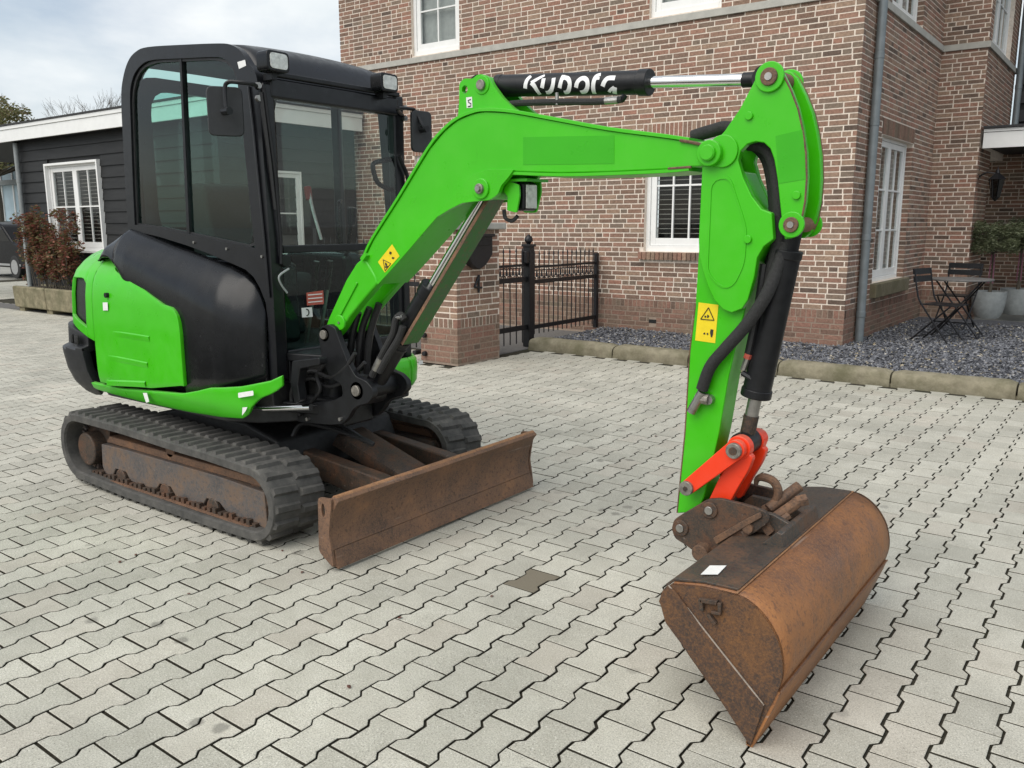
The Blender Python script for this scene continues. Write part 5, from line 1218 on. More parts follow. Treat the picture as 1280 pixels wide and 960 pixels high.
pn = [(-3.083,0.977)][0]; pin(SB, pn[0], pn[1], 2.640, 2.92, .022, boss=.036, bmat='black_metal')
pn2 = [(-2.877,0.732)][0]; pin(SB, pn2[0], pn2[1], 2.640, 2.92, .026, boss=.045, bmat='black_metal')
MB().cyl((-3.17, 2.78, .56), (-3.17, 2.78, .86), .06, n=24).build('swing_pin', 'black_metal', SB, bevel=.01)
for za, zb in ((.835, .875), (.58, .63)): MB().prism([(-3.36,2.60),(-3.36,2.98),(-3.12,2.90),(-3.08,2.78),(-3.12,2.66)], za, zb, 'z').build('pivot_lug', 'black_metal', EX, bevel=.008)
CF = rounded([(-3.202,0.854),(-3.008,0.887),(-3.005,0.854),(-3.147,0.821),(-3.170,0.742),(-3.158,0.666),(-3.200,0.650),(-3.223,0.737)], .01); MB().prism(CF, 2.55, 2.60).build('hose_guide', 'black_metal', EX, bevel=.005)
rd = [(-3.481,0.591),(-3.140,0.629)]; MB().cyl((rd[0][0], 2.53, rd[0][1]), (rd[1][0], 2.60, rd[1][1]), .017, n=16).build('swing_rod', 'chrome', EX); MB().cyl((rd[0][0]-.30, 2.50, rd[0][1]), (rd[0][0]+.0, 2.53, rd[0][1]), .034, n=16).build('swing_cylinder', 'black_metal', EX)
MB().box((-3.33, 2.74, .56), (-3.25, 3.12, .72)).build('front_bumper', 'frame_dark', EX, bevel=.015)
for i, q in enumerate(([(-3.407,0.730),(-3.283,0.759),(-3.185,0.721),(-3.081,0.733)], [(-3.393,0.674),(-3.286,0.710),(-3.170,0.683),(-3.049,0.709)], [(-3.408,0.639),(-3.272,0.663),(-3.142,0.662),(-3.027,0.692)])):
    L = q; MB().tube(spline([(x, 2.76+.03*i, z) for x, z in L], 5), .014, 8).build('hydraulic_hose', 'hose', EX)

for i, q in enumerate(([(-3.290,0.759),(-3.181,0.794),(-3.068,0.774),(-2.955,0.832),(-2.886,0.906)], [(-3.329,0.720),(-3.219,0.748),(-3.105,0.720),(-2.969,0.774),(-2.857,0.861)], [(-3.267,0.567),(-3.334,0.638),(-3.288,0.763),(-3.224,0.828)], [(-3.215,0.630),(-3.140,0.705),(-3.159,0.773),(-3.098,0.833)])):
    MB().tube(spline([(x, 2.66+.03*i if i < 2 else 2.60+.02*i, z) for x, z in q], 5), .010, 8).build('hydraulic_hose', 'hose', EX)
for q in [(-3.189,0.840),(-3.119,0.854),(-3.285,0.653),(-3.221,0.553),(-2.985,0.585)]: MB().cyl((q[0], 2.635, q[1]), (q[0], 2.653, q[1]), .009, n=6).build('bolt', 'steel', EX)
# ---------------- boom
boom_top = [(-2.833,1.338),(-2.774,1.420),(-2.606,1.596),(-2.431,1.788),(-2.347,1.855),(-2.278,1.891),(-2.204,1.909),(-2.140,1.913),(-2.008,1.897),(-1.790,1.850),(-1.588,1.806),(-1.369,1.768),(-1.275,1.750)]
boom_tip = [(-1.224,1.747),(-1.187,1.742),(-1.159,1.725),(-1.150,1.705),(-1.160,1.680),(-1.184,1.666),(-1.221,1.668)]
boom_bot = [(-1.272,1.667),(-1.366,1.663),(-1.585,1.663),(-1.789,1.667),(-2.009,1.681),(-2.119,1.687),(-2.191,1.668),(-2.258,1.623),(-2.380,1.537),(-2.615,1.343),(-2.757,1.231)]
prof = boom_top+boom_tip+boom_bot
BOOM = MB().prism(prof, BY0, BY1).build('boom', 'green', EX, smooth=30, bevel=.006)
def strip(line, y0, y1, th, name, parent, mat='green'):
    rows = []
    for i, p in enumerate(line):
        a = Vector(line[max(i-1, 0)]); b = Vector(line[min(i+1, len(line)-1)]); d = (b-a).normalized(); n_ = Vector((-d.y, d.x)); p = Vector(p)
        rows.append([(p.x, y0, p.y), (p.x, y1, p.y), ((p+n_*th).x, y1, (p+n_*th).y), ((p+n_*th).x, y0, (p+n_*th).y), (p.x, y0, p.y)])
    m_ = MB().grid(rows); m_.add(rows[0][:4], [(0, 1, 2, 3)]); m_.add(rows[-1][:4], [(0, 1, 2, 3)])
    return m_.build(name, mat, parent, smooth=40, bevel=.002)
strip([tuple(p)[:2] for p in spline([(a, b, 0) for a, b in boom_top], 4)], BY0-.007, BY1+.007, .012, 'top_flange', BOOM)
strip([tuple(p)[:2] for p in spline([(a, b, 0) for a, b in boom_bot], 4)], BY0-.007, BY1+.007, .012, 'bottom_flange', BOOM)
# cast foot fork
foot = rounded([(-2.833,1.342),(-2.766,1.259),(-2.752,1.227),(-2.810,1.179),(-2.875,1.125),(-2.942,1.066),(-2.999,1.003),(-3.040,0.966),(-3.078,0.974),(-3.116,1.002),(-3.084,1.057),(-3.042,1.116),(-2.959,1.234),(-2.886,1.312)], .012, 3)
for y0, y1 in ((2.685, 2.735), (2.825, 2.875)): MB().prism(foot, y0, y1).build('boom_foot', 'green', BOOM, bevel=.010, seg=3)
rib = [(-3.035,1.053),(-2.994,1.104),(-2.885,1.229),(-2.875,1.223),(-2.978,1.093),(-3.019,1.042)]; MB().prism(rib, 2.677, 2.686).build('cast_rib', 'green', BOOM, bevel=.003)
bs = [(-3.003,1.036)][0]; MB().cyl((bs[0], 2.674, bs[1]), (bs[0], 2.69, bs[1]), .036, n=24).build('cast_boss', 'green', BOOM, bevel=.005); MB().cyl((bs[0], 2.670, bs[1]), (bs[0], 2.676, bs[1]), .006, n=8).build('grease_nipple', 'steel', BOOM)
tab = [(-2.844,1.335),(-2.817,1.360),(-2.802,1.349),(-2.829,1.324)]; MB().prism(tab, 2.67, 2.72).build('weld_tab', 'green', BOOM)
# plates for the boom cylinder head and the arm cylinder base
brk = rounded([(-2.390,1.511),(-2.310,1.590),(-2.250,1.636),(-2.199,1.674),(-2.118,1.693),(-1.990,1.688),(-2.017,1.659),(-2.052,1.630),(-2.068,1.597),(-2.108,1.576),(-2.185,1.572),(-2.251,1.567),(-2.319,1.542)], .012, 3)
for y0, y1 in ((2.676, 2.697), (2.863, 2.884)): MB().prism(brk, y0, y1).build('cylinder_bracket', 'green', BOOM, bevel=.004)
bp_ = [(-2.149,1.620)][0]; pin(BOOM, bp_[0], bp_[1], 2.655, 2.90, .020, boss=.040); MB().cyl((bp_[0], 2.648, bp_[1]), (bp_[0], 2.657, bp_[1]), .012, n=6).build('bolt', 'steel', BOOM)
earp = rounded([(-2.291,1.894),(-2.282,1.961),(-2.280,2.031),(-2.255,2.048),(-2.211,2.042),(-2.190,2.055),(-2.162,2.055),(-2.131,2.040),(-2.111,2.009),(-2.069,1.961),(-2.012,1.915),(-1.937,1.875)], .010, 3)
eh = [(-2.252,2.006)][0]; EHo = [(eh[0]+.015*math.cos(k*math.pi/6), eh[1]+.016*math.sin(k*math.pi/6)) for k in range(12)]
for y0, y1 in ((2.705, 2.728), (2.832, 2.855)):
    m_ = MB(); holed(m_, earp, [EHo], y0, y1); m_.build('ear_plate', 'green', BOOM, bevel=.004)
ep_ = [(-2.163,2.014)][0]; pin(BOOM, ep_[0], ep_[1], 2.688, 2.872, .020, boss=.036)
sticker([(-2.245,1.975),(-2.215,1.975),(-2.213,1.934),(-2.242,1.935)], 2.7045, 'white_sticker', BOOM)
sq = [(-2.220,1.966),(-2.234,1.963),(-2.232,1.955),(-2.220,1.950),(-2.220,1.941),(-2.235,1.939)]; MB().tube([(x, 2.7035, z) for x, z in sq], .0022, 5).build('sticker_print', 'print_black', BOOM)
# over-painted rectangle and warning sticker on the near side
sticker([(-1.956,1.805),(-1.562,1.787),(-1.560,1.691),(-1.956,1.704)], 2.6895, 'green_panel', BOOM, 'paint_patch', label='darker green rectangle on the boom side')
def warning(q, y, parent, tri, figs):
    s_ = sticker(q, y, 'yellow_sticker', parent, 'warning_sticker', label='yellow warning sticker with black triangle')
    for a, b in zip(tri, tri[1:]+tri[:1]): MB().tube([(a[0], y-.0016, a[1]), (b[0], y-.0016, b[1])], .0016, 5).build('sticker_print', 'print_black', s_)
    for f in figs: MB().prism(f, y-.0022, y-.0013).build('sticker_print', 'print_black', s_, smooth=None)
warning([(-2.750,1.321),(-2.660,1.399),(-2.617,1.349),(-2.709,1.275)], 2.6895, BOOM, [(-2.717,1.332),(-2.671,1.316),(-2.707,1.283)], [[(-2.706,1.320),(-2.696,1.317),(-2.691,1.306),(-2.704,1.306)], [(-2.706,1.303),(-2.686,1.305),(-2.684,1.300),(-2.704,1.296)], [(-2.674,1.369),(-2.662,1.364),(-2.668,1.354),(-2.678,1.359)], [(-2.660,1.345),(-2.646,1.342),(-2.654,1.335),(-2.663,1.338)]])
# lamp under the boom
lp = [(-2.047,1.649),(-1.993,1.632),(-1.990,1.590),(-2.005,1.526),(-2.052,1.536),(-2.048,1.588),(-2.071,1.613)]; MB().prism(rounded(lp, .008), 2.712, 2.722).build('lamp_guard', 'green', BOOM, bevel=.002)
lp2 = [(-2.069,1.661),(-1.986,1.655),(-1.982,1.608),(-2.005,1.528),(-2.069,1.528),(-2.089,1.611)]; MB().prism(rounded(lp2, .012), 2.845, 2.855).build('lamp_guard', 'green', BOOM, bevel=.002)
lc = [(-2.014,1.589)][0]; bl_ = MB().box((lc[0]-.03, 2.735, lc[1]-.055), (lc[0]+.03, 2.825, lc[1]+.055)).build('boom_lamp', 'black_plastic', BOOM, bevel=.012); MB().box((lc[0]+.03, 2.745, lc[1]-.045), (lc[0]+.034, 2.815, lc[1]+.045)).build('lens', 'lamp_lens', bl_, bevel=.001)
MB().box((lc[0]-.055, 2.712, lc[1]+.056), (lc[0]+.06, 2.855, lc[1]+.066)).build('lamp_plate', 'green', BOOM)
lw = [(-2.087,1.540),(-2.079,1.506),(-2.047,1.496),(-2.020,1.514)]; MB().tube(spline([(x, 2.74, z) for x, z in lw], 4), .008, 6).build('lamp_cable', 'hose', BOOM)
# tip pin
tp = [(-1.197,1.708)][0]; pin(BOOM, tp[0], tp[1], 2.655, 2.905, .026, mat='green', boss=.042)
MB().cyl((tp[0], 2.6525, tp[1]), (tp[0], 2.656, tp[1]), .022, n=20).build('pin_cap', 'green', BOOM)
# boom cylinder
CA, CB_ = Vector((-2.925, 2.78, .700)), Vector((bp_[0]-.03, 2.78, bp_[1]+.02)); d = (CB_-CA).normalized()
j1 = CA+d*.66
CY = MB().cyl(CA, j1, .046, n=28).cyl(j1-d*.05, j1+d*.004, .051, n=28).build('boom_cylinder', 'black_metal', EX, bevel=.004)
MB().cyl(j1, CB_, .023, n=20).build('rod', 'chrome', CY); MB().cyl((CB_.x, 2.73, CB_.z), (CB_.x, 2.83, CB_.z), .04, n=20).build('rod_eye', 'black_metal', CY); MB().cyl((CA.x, 2.72, CA.z), (CA.x, 2.84, CA.z), .055, n=24).build('barrel_eye', 'black_metal', CY)
nrm_ = Vector((d.z, 0, -d.x)); g0 = CB_-d*.0+nrm_*.046; g1 = CA+d*.37+nrm_*.046
gp = MB(); y0, y1 = 2.728, 2.832
sec = [(-.004, y0), (.012, y0), (.012, y1), (-.004, y1), (-.004, y1-.008), (.004, y1-.008), (.004, y0+.008), (-.004, y0+.008)]
gp.add([((p+nrm_*a).x, yy, (p+nrm_*a).z) for p in (g0, g1) for a, yy in sec], [list(range(8)), list(range(15, 7, -1))]+[(i, (i+1) % 8, (i+1) % 8+8, i+8) for i in range(8)])
gp.build('rod_guard', 'green_worn', CY, smooth=None, bevel=.002)
ge_ = MB(); se = [(-.001, y0-.003), (.0135, y0-.003), (.0135, y0-.0005), (-.001, y0-.0005)]
ge_.add([((p+nrm_*a).x, yy, (p+nrm_*a).z) for p in (g0, g1) for a, yy in se], [(0, 1, 2, 3), (7, 6, 5, 4)]+[(i, (i+1) % 4, (i+1) % 4+4, i+4) for i in range(4)]); ge_.build('guard_edge', 'rust_blade', CY, smooth=None)
for k, f in ((0, .30), (1, .335)): MB().cyl(CA+d*f, CA+d*(f+.012), .0495, n=24).build('band', 'hose', CY)
for i, q in enumerate(([(-2.839,0.796),(-2.772,0.896),(-2.697,1.000),(-2.675,1.066),(-2.644,1.089),(-2.621,1.070)], [(-2.791,0.820),(-2.731,0.899),(-2.663,0.981),(-2.631,1.041)])):
    L = q; MB().tube(spline([(x, 2.715+.0*i, z) for x, z in L], 5), .016, 10).build('hydraulic_hose', 'hose_sleeve', CY)
ft = [(-2.811,0.829),(-2.773,0.885),(-2.664,1.081),(-2.625,1.084)]; MB().tube([(x, 2.712, z) for x, z in ft[:2]], .019, 12).build('hose_fitting', 'steel', CY); MB().tube([(x, 2.712, z) for x, z in ft[2:]], .013, 10).build('hose_fitting', 'steel', CY)
for i, q in enumerate(([(-3.073,0.761),(-3.045,0.862),(-3.016,0.980),(-2.973,1.078)], [(-3.022,0.766),(-2.999,0.885),(-2.971,1.002),(-2.918,1.100)], [(-2.972,0.779),(-2.961,0.888),(-2.934,0.997),(-2.875,1.121)])):
    L = q; MB().tube(spline([(x, 2.77+.02*i, z) for x, z in L], 5), .017, 10).build('hydraulic_hose', 'hose', EX)
L = [(-3.038,0.792),(-3.031,0.824)]; MB().tube([(x, 2.755, z) for x, z in L], .020, 10).build('hose_mark', 'red_sticker', EX)
# arm cylinder with lettering
A0, A1 = Vector((-2.215, 2.78, 2.023)), Vector((-1.05, 2.78, 1.935)); ax = (A1-A0).normalized(); RB = .0415
sE = (Vector((-1.480, 2.78, 1.967))-A0).dot(ax)
AC = MB().cyl(A0+ax*.075, A0+ax*sE, RB, n=40).cyl(A0+ax*(sE-.035), A0+ax*(sE+.006), RB*1.10, n=40).cyl(A0+ax*.07, A0+ax*.10, RB*1.04, n=40).build('arm_cylinder', 'black_metal', EX, bevel=.003)
MB().cyl(A0+ax*(sE+.004), A1-ax*.05, .0205, n=24).build('rod', 'chrome', AC); MB().cyl(A1-ax*.085, A1-ax*.03, .024, n=24).build('rod_end', 'black_metal', AC)
MB().cyl((A1.x, 2.735, A1.z), (A1.x, 2.825, A1.z), .04, n=20).build('rod_eye', 'black_metal', AC); MB().cyl((A0.x, 2.735, A0.z), (A0.x, 2.825, A0.z), .04, n=20).cyl(A0, A0+ax*.08, .03, n=16).build('barrel_eye', 'black_metal', AC)
STROKES = [([(0.233,-0.396),(0.239,0.270),(0.247,0.636),(0.251,0.764)], 0.0084), ([(0.313,0.804),(0.289,0.432),(0.261,0.058)], 0.0065), ([(0.262,0.113),(0.280,-0.309),(0.292,-1.070)], 0.0086), ([(0.311,-0.393),(0.316,0.051),(0.316,0.455)], 0.0084),
 ([(0.361,0.465),(0.362,-0.073),(0.352,-0.556),(0.336,-0.834),(0.323,-0.847)], 0.0081), ([(0.390,-0.427),(0.397,0.148),(0.400,0.751)], 0.0081), ([(0.396,0.290),(0.409,0.473),(0.427,0.308),(0.436,-0.108),(0.429,-0.589),(0.416,-0.853),(0.404,-0.875)], 0.0084),
 ([(0.462,-0.423),(0.469,0.042),(0.482,0.326),(0.497,0.339),(0.511,0.054),(0.511,-0.376),(0.497,-0.777),(0.476,-0.900)], 0.0084), ([(0.532,-1.086),(0.535,-0.421),(0.539,0.140),(0.545,0.538),(0.559,0.704)], 0.0084), ([(0.544,0.289),(0.560,0.300)], 0.0045),
 ([(0.575,-0.370),(0.582,-0.015),(0.595,0.293),(0.624,0.303)], 0.0084), ([(0.615,-1.135),(0.625,-0.447)], 0.0084), ([(0.622,-0.459),(0.606,-0.667),(0.595,-0.912)], 0.0058)]
lt = MB(); upv = ax.cross(Vector((0, -1, 0))); upv = upv if upv.z > 0 else -upv
def oncyl(s, a, r): return A0+ax*s+Vector((0, -1, 0))*(r*math.cos(a))+upv*(r*math.sin(a))
for st_, hw in STROKES:
    P = [(p.x, p.y) for p in spline([(s, a*RB, 0) for s, a in st_], 5)] if len(st_) > 2 else [(s, a*RB) for s, a in st_]
    P = [tuple(Vector(P[0]).lerp(Vector(P[-1]), k/6)) for k in range(7)] if len(st_) == 2 else P
    rows = []
    for i, p in enumerate(P):
        dd = (Vector(P[min(i+1, len(P)-1)])-Vector(P[max(i-1, 0)])).normalized(); n_ = Vector((-dd.y, dd.x))
        rows.append([tuple(oncyl((Vector(p)+n_*t).x, (Vector(p)+n_*t).y/RB, RB+.0009)) for t in (-hw, -hw/3, hw/3, hw)])
    lt.grid(rows)
lt.build('lettering', 'logo_white', AC, smooth=60)
hp = [(-2.065,1.936),(-2.004,1.937),(-1.821,1.926),(-1.683,1.915),(-1.610,1.912),(-1.558,1.913)]; MB().tube(spline([(x, 2.735, z) for x, z in hp], 5), .0125, 10).build('hydraulic_hose', 'hose_sleeve', AC)
hp = [(-1.626,1.913),(-1.574,1.912),(-1.558,1.913),(-1.549,1.926)]; MB().tube([(x, 2.735, z) for x, z in hp[:2]], .0135, 10).build('hose_fitting', 'steel', AC); MB().tube([(x, 2.737, z) for x, z in hp[1:]], .011, 8).build('elbow', 'black_metal', AC)
cl = [(-1.832,1.959),(-1.830,1.916)]; MB().tube([(x, 2.731, z) for x, z in cl], .007, 8).build('hose_clamp', 'steel', AC)

# ---------------- arm
AY0, AY1 = 2.725, 2.835
armp = [(-1.223,1.677),(-1.097,1.647),(-1.037,1.526),(-0.994,1.506),(-0.985,1.430),(-1.015,1.404),(-1.037,1.363),(-1.045,1.311),(-1.065,1.231),(-1.097,1.084),(-1.120,0.959),(-1.143,0.773),(-1.167,0.640),(-1.190,0.527),(-1.212,0.469),(-1.292,0.447),(-1.284,0.575),(-1.272,0.755),(-1.265,1.043),(-1.250,1.211),(-1.244,1.428)]
ARM = MB().prism(armp, AY0, AY1).build('dipper_arm', 'green', EX, bevel=.005, smooth=25)
pltp = [(-1.231,1.668),(-1.221,1.709),(-1.192,1.743),(-1.158,1.776),(-1.109,1.842),(-1.076,1.902),(-1.059,1.934),(-1.047,1.956),(-1.025,1.967),(-0.999,1.961),(-0.978,1.940),(-0.948,1.885),(-0.922,1.827),(-0.904,1.764),(-0.890,1.697),(-0.883,1.621),(-0.884,1.548),(-0.893,1.490),(-0.905,1.453),(-0.925,1.436),(-0.942,1.433),(-0.948,1.461),(-0.956,1.500),(-0.962,1.535),(-0.975,1.616),(-0.989,1.678),(-1.004,1.713),(-1.025,1.732),(-1.052,1.737),(-1.078,1.731),(-1.101,1.710),(-1.107,1.683),(-1.088,1.628),(-1.056,1.569),(-1.022,1.528),(-0.988,1.515),(-0.978,1.433),(-1.008,1.410),(-1.028,1.374),(-1.035,1.312),(-1.053,1.236),(-1.071,1.206),(-1.106,1.191),(-1.137,1.200),(-1.170,1.230),(-1.195,1.275),(-1.214,1.322),(-1.230,1.375),(-1.234,1.428)]
MB().prism(pltp, 2.697, 2.7245).build('side_plate', 'green', ARM, bevel=.004); MB().prism(pltp, 2.8355, 2.863).build('side_plate', 'green', ARM, bevel=.004)
inn = rounded([(-1.197,1.631),(-1.134,1.642),(-1.066,1.468),(-1.068,1.353),(-1.101,1.281),(-1.136,1.267),(-1.174,1.292),(-1.198,1.323)], .03, 4)
m_ = MB(); m_.ring(resample(inn, 48), [tuple(Vector(p).lerp(Vector((sum(q[0] for q in inn)/len(inn), sum(q[1] for q in inn)/len(inn))), .05)) for p in resample(inn, 48)], 2.694, 2.6975); m_.build('pressed_edge', 'green', ARM, smooth=60)
for q, r_ in (([(-1.014,1.928)], .034), ([(-0.920,1.478)], .030)):
    x, z = q[0]; MB().cyl((x, 2.686, z), (x, 2.6975, z), r_*1.35, n=28).build('boss', 'green', ARM, bevel=.003); MB().cyl((x, 2.8625, z), (x, 2.874, z), r_*1.35, n=28).build('boss', 'green', ARM, bevel=.003); MB().cyl((x, 2.678, z), (x, 2.882, z), r_*.8, n=20).build('pin', 'rust_blade', ARM, bevel=.003); MB().cyl((x, 2.675, z), (x, 2.679, z), r_*.35, n=12).build('pin_centre', 'steel', ARM)
for q in ([(-1.076,1.817)], [(-0.911,1.568)], [(-1.061,1.432)]):
    x, z = q[0]; MB().cyl((x, 2.688, z), (x, 2.698, z), .013, n=14).build('nut_boss', 'green', ARM, bevel=.002)
ab = [(-1.159,1.713)][0]; MB().cyl((ab[0], 2.6885, ab[1]), (ab[0], 2.6975, ab[1]), .052, n=30).build('boss', 'green', ARM, bevel=.003)
sticker([(-0.988,1.750),(-0.903,1.764),(-0.886,1.616),(-0.969,1.605)], 2.6965, 'green_panel', ARM, 'paint_patch', label='darker green patch on the arm plate')
warning([(-1.237,1.217),(-1.165,1.212),(-1.171,1.081),(-1.245,1.085)], 2.7245, ARM, [(-1.200,1.201),(-1.178,1.159),(-1.227,1.160)], [[(-1.213,1.173),(-1.207,1.173),(-1.207,1.167),(-1.213,1.166)], [(-1.203,1.178),(-1.196,1.173),(-1.200,1.166),(-1.204,1.167)], [(-1.189,1.128),(-1.179,1.127),(-1.180,1.111),(-1.183,1.101),(-1.187,1.101),(-1.191,1.116)], [(-1.215,1.112),(-1.209,1.116),(-1.208,1.109),(-1.214,1.108)], [(-1.203,1.113),(-1.198,1.115),(-1.197,1.108),(-1.202,1.108)]])
we = [(-1.058,1.933),(-1.046,1.955),(-1.024,1.965),(-0.998,1.959),(-0.977,1.938),(-0.947,1.884),(-0.921,1.825),(-0.904,1.764),(-0.890,1.697),(-0.883,1.620),(-0.884,1.548),(-0.892,1.492),(-0.905,1.456)]
MB().tube([(x-.001, 2.6985, z-.0005) for x, z in we[3:]], .0032, 6).build('worn_edge', 'rust_blade', ARM)
MB().tube([(x-.001, 2.862, z-.0005) for x, z in we[3:]], .0034, 6).build('worn_edge', 'rust_blade', ARM)
wl_ = [(-1.292,0.450),(-1.284,0.575),(-1.272,0.755),(-1.265,1.043),(-1.250,1.211)]; MB().tube([(x+.0008, 2.7258, z) for x, z in wl_], .0028, 6).build('worn_edge', 'rust_blade', ARM)
wb_ = [(-1.307,1.755),(-1.272,1.748),(-1.232,1.738),(-1.209,1.728)]; MB().tube([(x, 2.6845, z) for x, z in wb_], .0055, 6).build('worn_edge', 'rust_blade', BOOM)
wb_ = [(-1.347,1.665),(-1.303,1.666),(-1.263,1.667)]; MB().tube([(x, 2.6845, z) for x, z in wb_], .0045, 6).build('worn_edge', 'rust_blade', BOOM)
# web between the side plates (rear and top)
wp_ = [(-0.933,1.802),(-0.912,1.703),(-0.904,1.617),(-0.907,1.543),(-0.914,1.493)]
MB().grid([[(x-.004, y, z) for x, z in [(p[0]-.018, p[1]) for p in wp_]] for y in (2.722, 2.838)]).build('web_plate', 'green', ARM, solid=.01)
# bucket cylinder
b0 = [(-0.949,1.468)][0]; b1 = [(-1.068,0.736)][0]; P0, P1 = Vector((b0[0], 2.78, b0[1])), Vector((b1[0], 2.78, b1[1])); d = (P1-P0).normalized(); Lb = (P1-P0).length
BC = MB().cyl(P0+d*.07, P0+d*(Lb*.765), .0475, n=32).cyl(P0+d*(Lb*.735), P0+d*(Lb*.775), .052, n=32).cyl(P0+d*.07, P0+d*.10, .051, n=32).build('bucket_cylinder', 'black_metal', EX, bevel=.004)
MB().cyl(P0, P0+d*.08, .036, n=20).build('barrel_eye', 'black_metal', BC); MB().cyl(P0+d*(Lb*.77), P1-d*.09, .023, n=20).build('rod', 'steel', BC); MB().cyl(P1-d*.10, P1, .026, n=20).build('rod_end', 'rust_dark', BC)
MB().cyl((P1.x, 2.735, P1.z), (P1.x, 2.825, P1.z), .042, n=20).build('rod_eye', 'black_metal', BC)
# hoses on the arm
hq = [(-1.186,1.778),(-1.229,1.788),(-1.263,1.782)]; MB().tube(spline([(x, 2.80, z) for x, z in [(-1.316,1.776),(-1.252,1.790),(-1.184,1.796),(-1.104,1.745),(-1.053,1.697),(-1.028,1.622),(-1.014,1.527),(-1.012,1.429),(-1.018,1.350)]], 5), .022, 12).build('hydraulic_hose', 'hose_sleeve', EX)
MB().tube(spline([(x, 2.755, z) for x, z in [(-1.097,1.736),(-1.046,1.724),(-1.014,1.682),(-0.995,1.607),(-0.984,1.506),(-0.984,1.417),(-0.998,1.326),(-1.012,1.242)]], 5), .022, 12).build('hydraulic_hose', 'hose_sleeve', EX)
MB().tube(spline([(x, y, z) for (x, z), y in zip([(-0.963,1.418),(-0.974,1.342),(-0.998,1.251),(-1.053,1.156),(-1.124,1.067),(-1.173,1.002),(-1.202,0.921)], (2.76, 2.735, 2.71, 2.70, 2.695, 2.695, 2.70))], 6), .021, 12).build('hydraulic_hose', 'hose_sleeve', EX)
MB().tube(spline([(x, 2.745, z) for x, z in [(-1.022,1.352),(-1.033,1.242),(-1.047,1.140),(-1.064,1.036)]], 5), .013, 8).build('hydraulic_hose', 'hose', EX)
MB().tube([(x, 2.745, z) for x, z in [(-1.064,1.036),(-1.076,0.996)]], .011, 8).build('hose_fitting', 'steel', EX); MB().tube([(x, 2.744, z) for x, z in [(-1.059,1.052),(-1.064,1.036)]], .0135, 8).build('hose_mark', 'red_sticker', EX)
MB().tube([(x, 2.745, z) for x, z in [(-1.078,0.985),(-1.041,0.967)]], .011, 8).build('elbow', 'black_metal', EX)
sc_ = [(-1.200,0.912),(-1.239,0.836),(-1.223,0.889),(-1.178,0.886),(-1.212,0.905)]; co = MB().tube([(sc_[0][0], 2.70, sc_[0][1]), (sc_[1][0], 2.70, sc_[1][1])], .017, 12).build('quick_coupling', 'steel', ARM)
MB().tube([(sc_[2][0], 2.706, sc_[2][1]), (sc_[3][0], 2.706, sc_[3][1])], .020, 10).build('hose_clip', 'pin_steel', ARM); MB().cyl((sc_[3][0], 2.70, sc_[3][1]), (sc_[3][0], 2.725, sc_[3][1]), .016, n=10).build('bolt', 'steel', ARM)
# linkage
K1, K2 = [(-1.230,0.570)][0], [(-1.062,0.733)][0]
def capsule(p, q, r0, r1, n=10):
    p, q = Vector(p), Vector(q); a = math.degrees(math.atan2(*(q-p).yx)); return arc(p, r0, a+90, a+270, n)+arc(q, r1, a-90, a+90, n)
LK = MB().prism(capsule(K1, K2, .026, .034), 2.668, 2.698).build('link', 'orange', EX, bevel=.003); LK['label'] = 'bright orange link beside the arm'
MB().prism(capsule(K1, K2, .026, .034), 2.862, 2.892).build('link', 'orange', EX, bevel=.003)
MB().cyl((K1[0], 2.655, K1[1]), (K1[0], 2.905, K1[1]), .026, n=20).build('pin', 'pin_steel', LK, bevel=.003); MB().cyl((K2[0], 2.652, K2[1]), (K2[0], 2.908, K2[1]), .027, n=20).build('pin', 'pin_steel', LK, bevel=.003); MB().cyl((K2[0], 2.649, K2[1]), (K2[0], 2.6525, K2[1]), .014, n=12).build('pin_centre', 'rust_dark', LK)
MB().cyl((K1[0], 2.652, K1[1]), (K1[0], 2.6565, K1[1]), .009, n=6).build('bolt', 'rust_dark', LK)
for ya, yb in ((2.70, 2.738), (2.822, 2.861)): MB().cyl((K2[0], ya, K2[1]), (K2[0], yb, K2[1]), .042, n=24).build('link_boss', 'orange', EX, bevel=.004)
l2 = rounded([(-1.091,0.687),(-1.053,0.730),(-1.010,0.709),(-1.027,0.656),(-1.058,0.594),(-1.095,0.512),(-1.166,0.521),(-1.131,0.609)], .015)
for y0, y1 in ((2.703, 2.735), (2.825, 2.857)): MB().prism(l2, y0, y1).build('lower_link', 'orange', EX, bevel=.004)

# ---------------- quick coupler and bucket
qp = rounded([(-1.281,0.410),(-1.273,0.445),(-1.243,0.472),(-1.149,0.546),(-1.103,0.558),(-1.003,0.553),(-0.942,0.545),(-0.927,0.512),(-0.974,0.463),(-1.053,0.405),(-1.094,0.367),(-1.129,0.350),(-1.151,0.306),(-1.175,0.306),(-1.189,0.344),(-1.226,0.362),(-1.267,0.377)], .012, 3)
QC = MB().prism(qp, 2.660, 2.678).build('quick_coupler', 'rust_dark', EX, bevel=.004)
MB().prism(qp, 2.882, 2.90).build('coupler_plate', 'rust_dark', QC, bevel=.004)
for q in ([(-1.138,0.510)], [(-1.243,0.423)]):
    x, z = q[0]; MB().cyl((x, 2.652, z), (x, 2.908, z), .030, n=24).build('boss', 'rust_dark', QC, bevel=.004); MB().cyl((x, 2.646, z), (x, 2.914, z), .015, n=18).build('pin', 'steel', QC, bevel=.002)
x, z = [(-0.998,0.476)][0]; MB().cyl((x, 2.65, z), (x, 2.91, z), .018, n=16).build('lock_pin', 'rust_lock', QC)
x, z = [(-1.153,0.359)][0]; MB().cyl((x, 2.62, z), (x, 2.94, z), .030, n=20).build('bucket_pin', 'rust_lock', QC, bevel=.004)
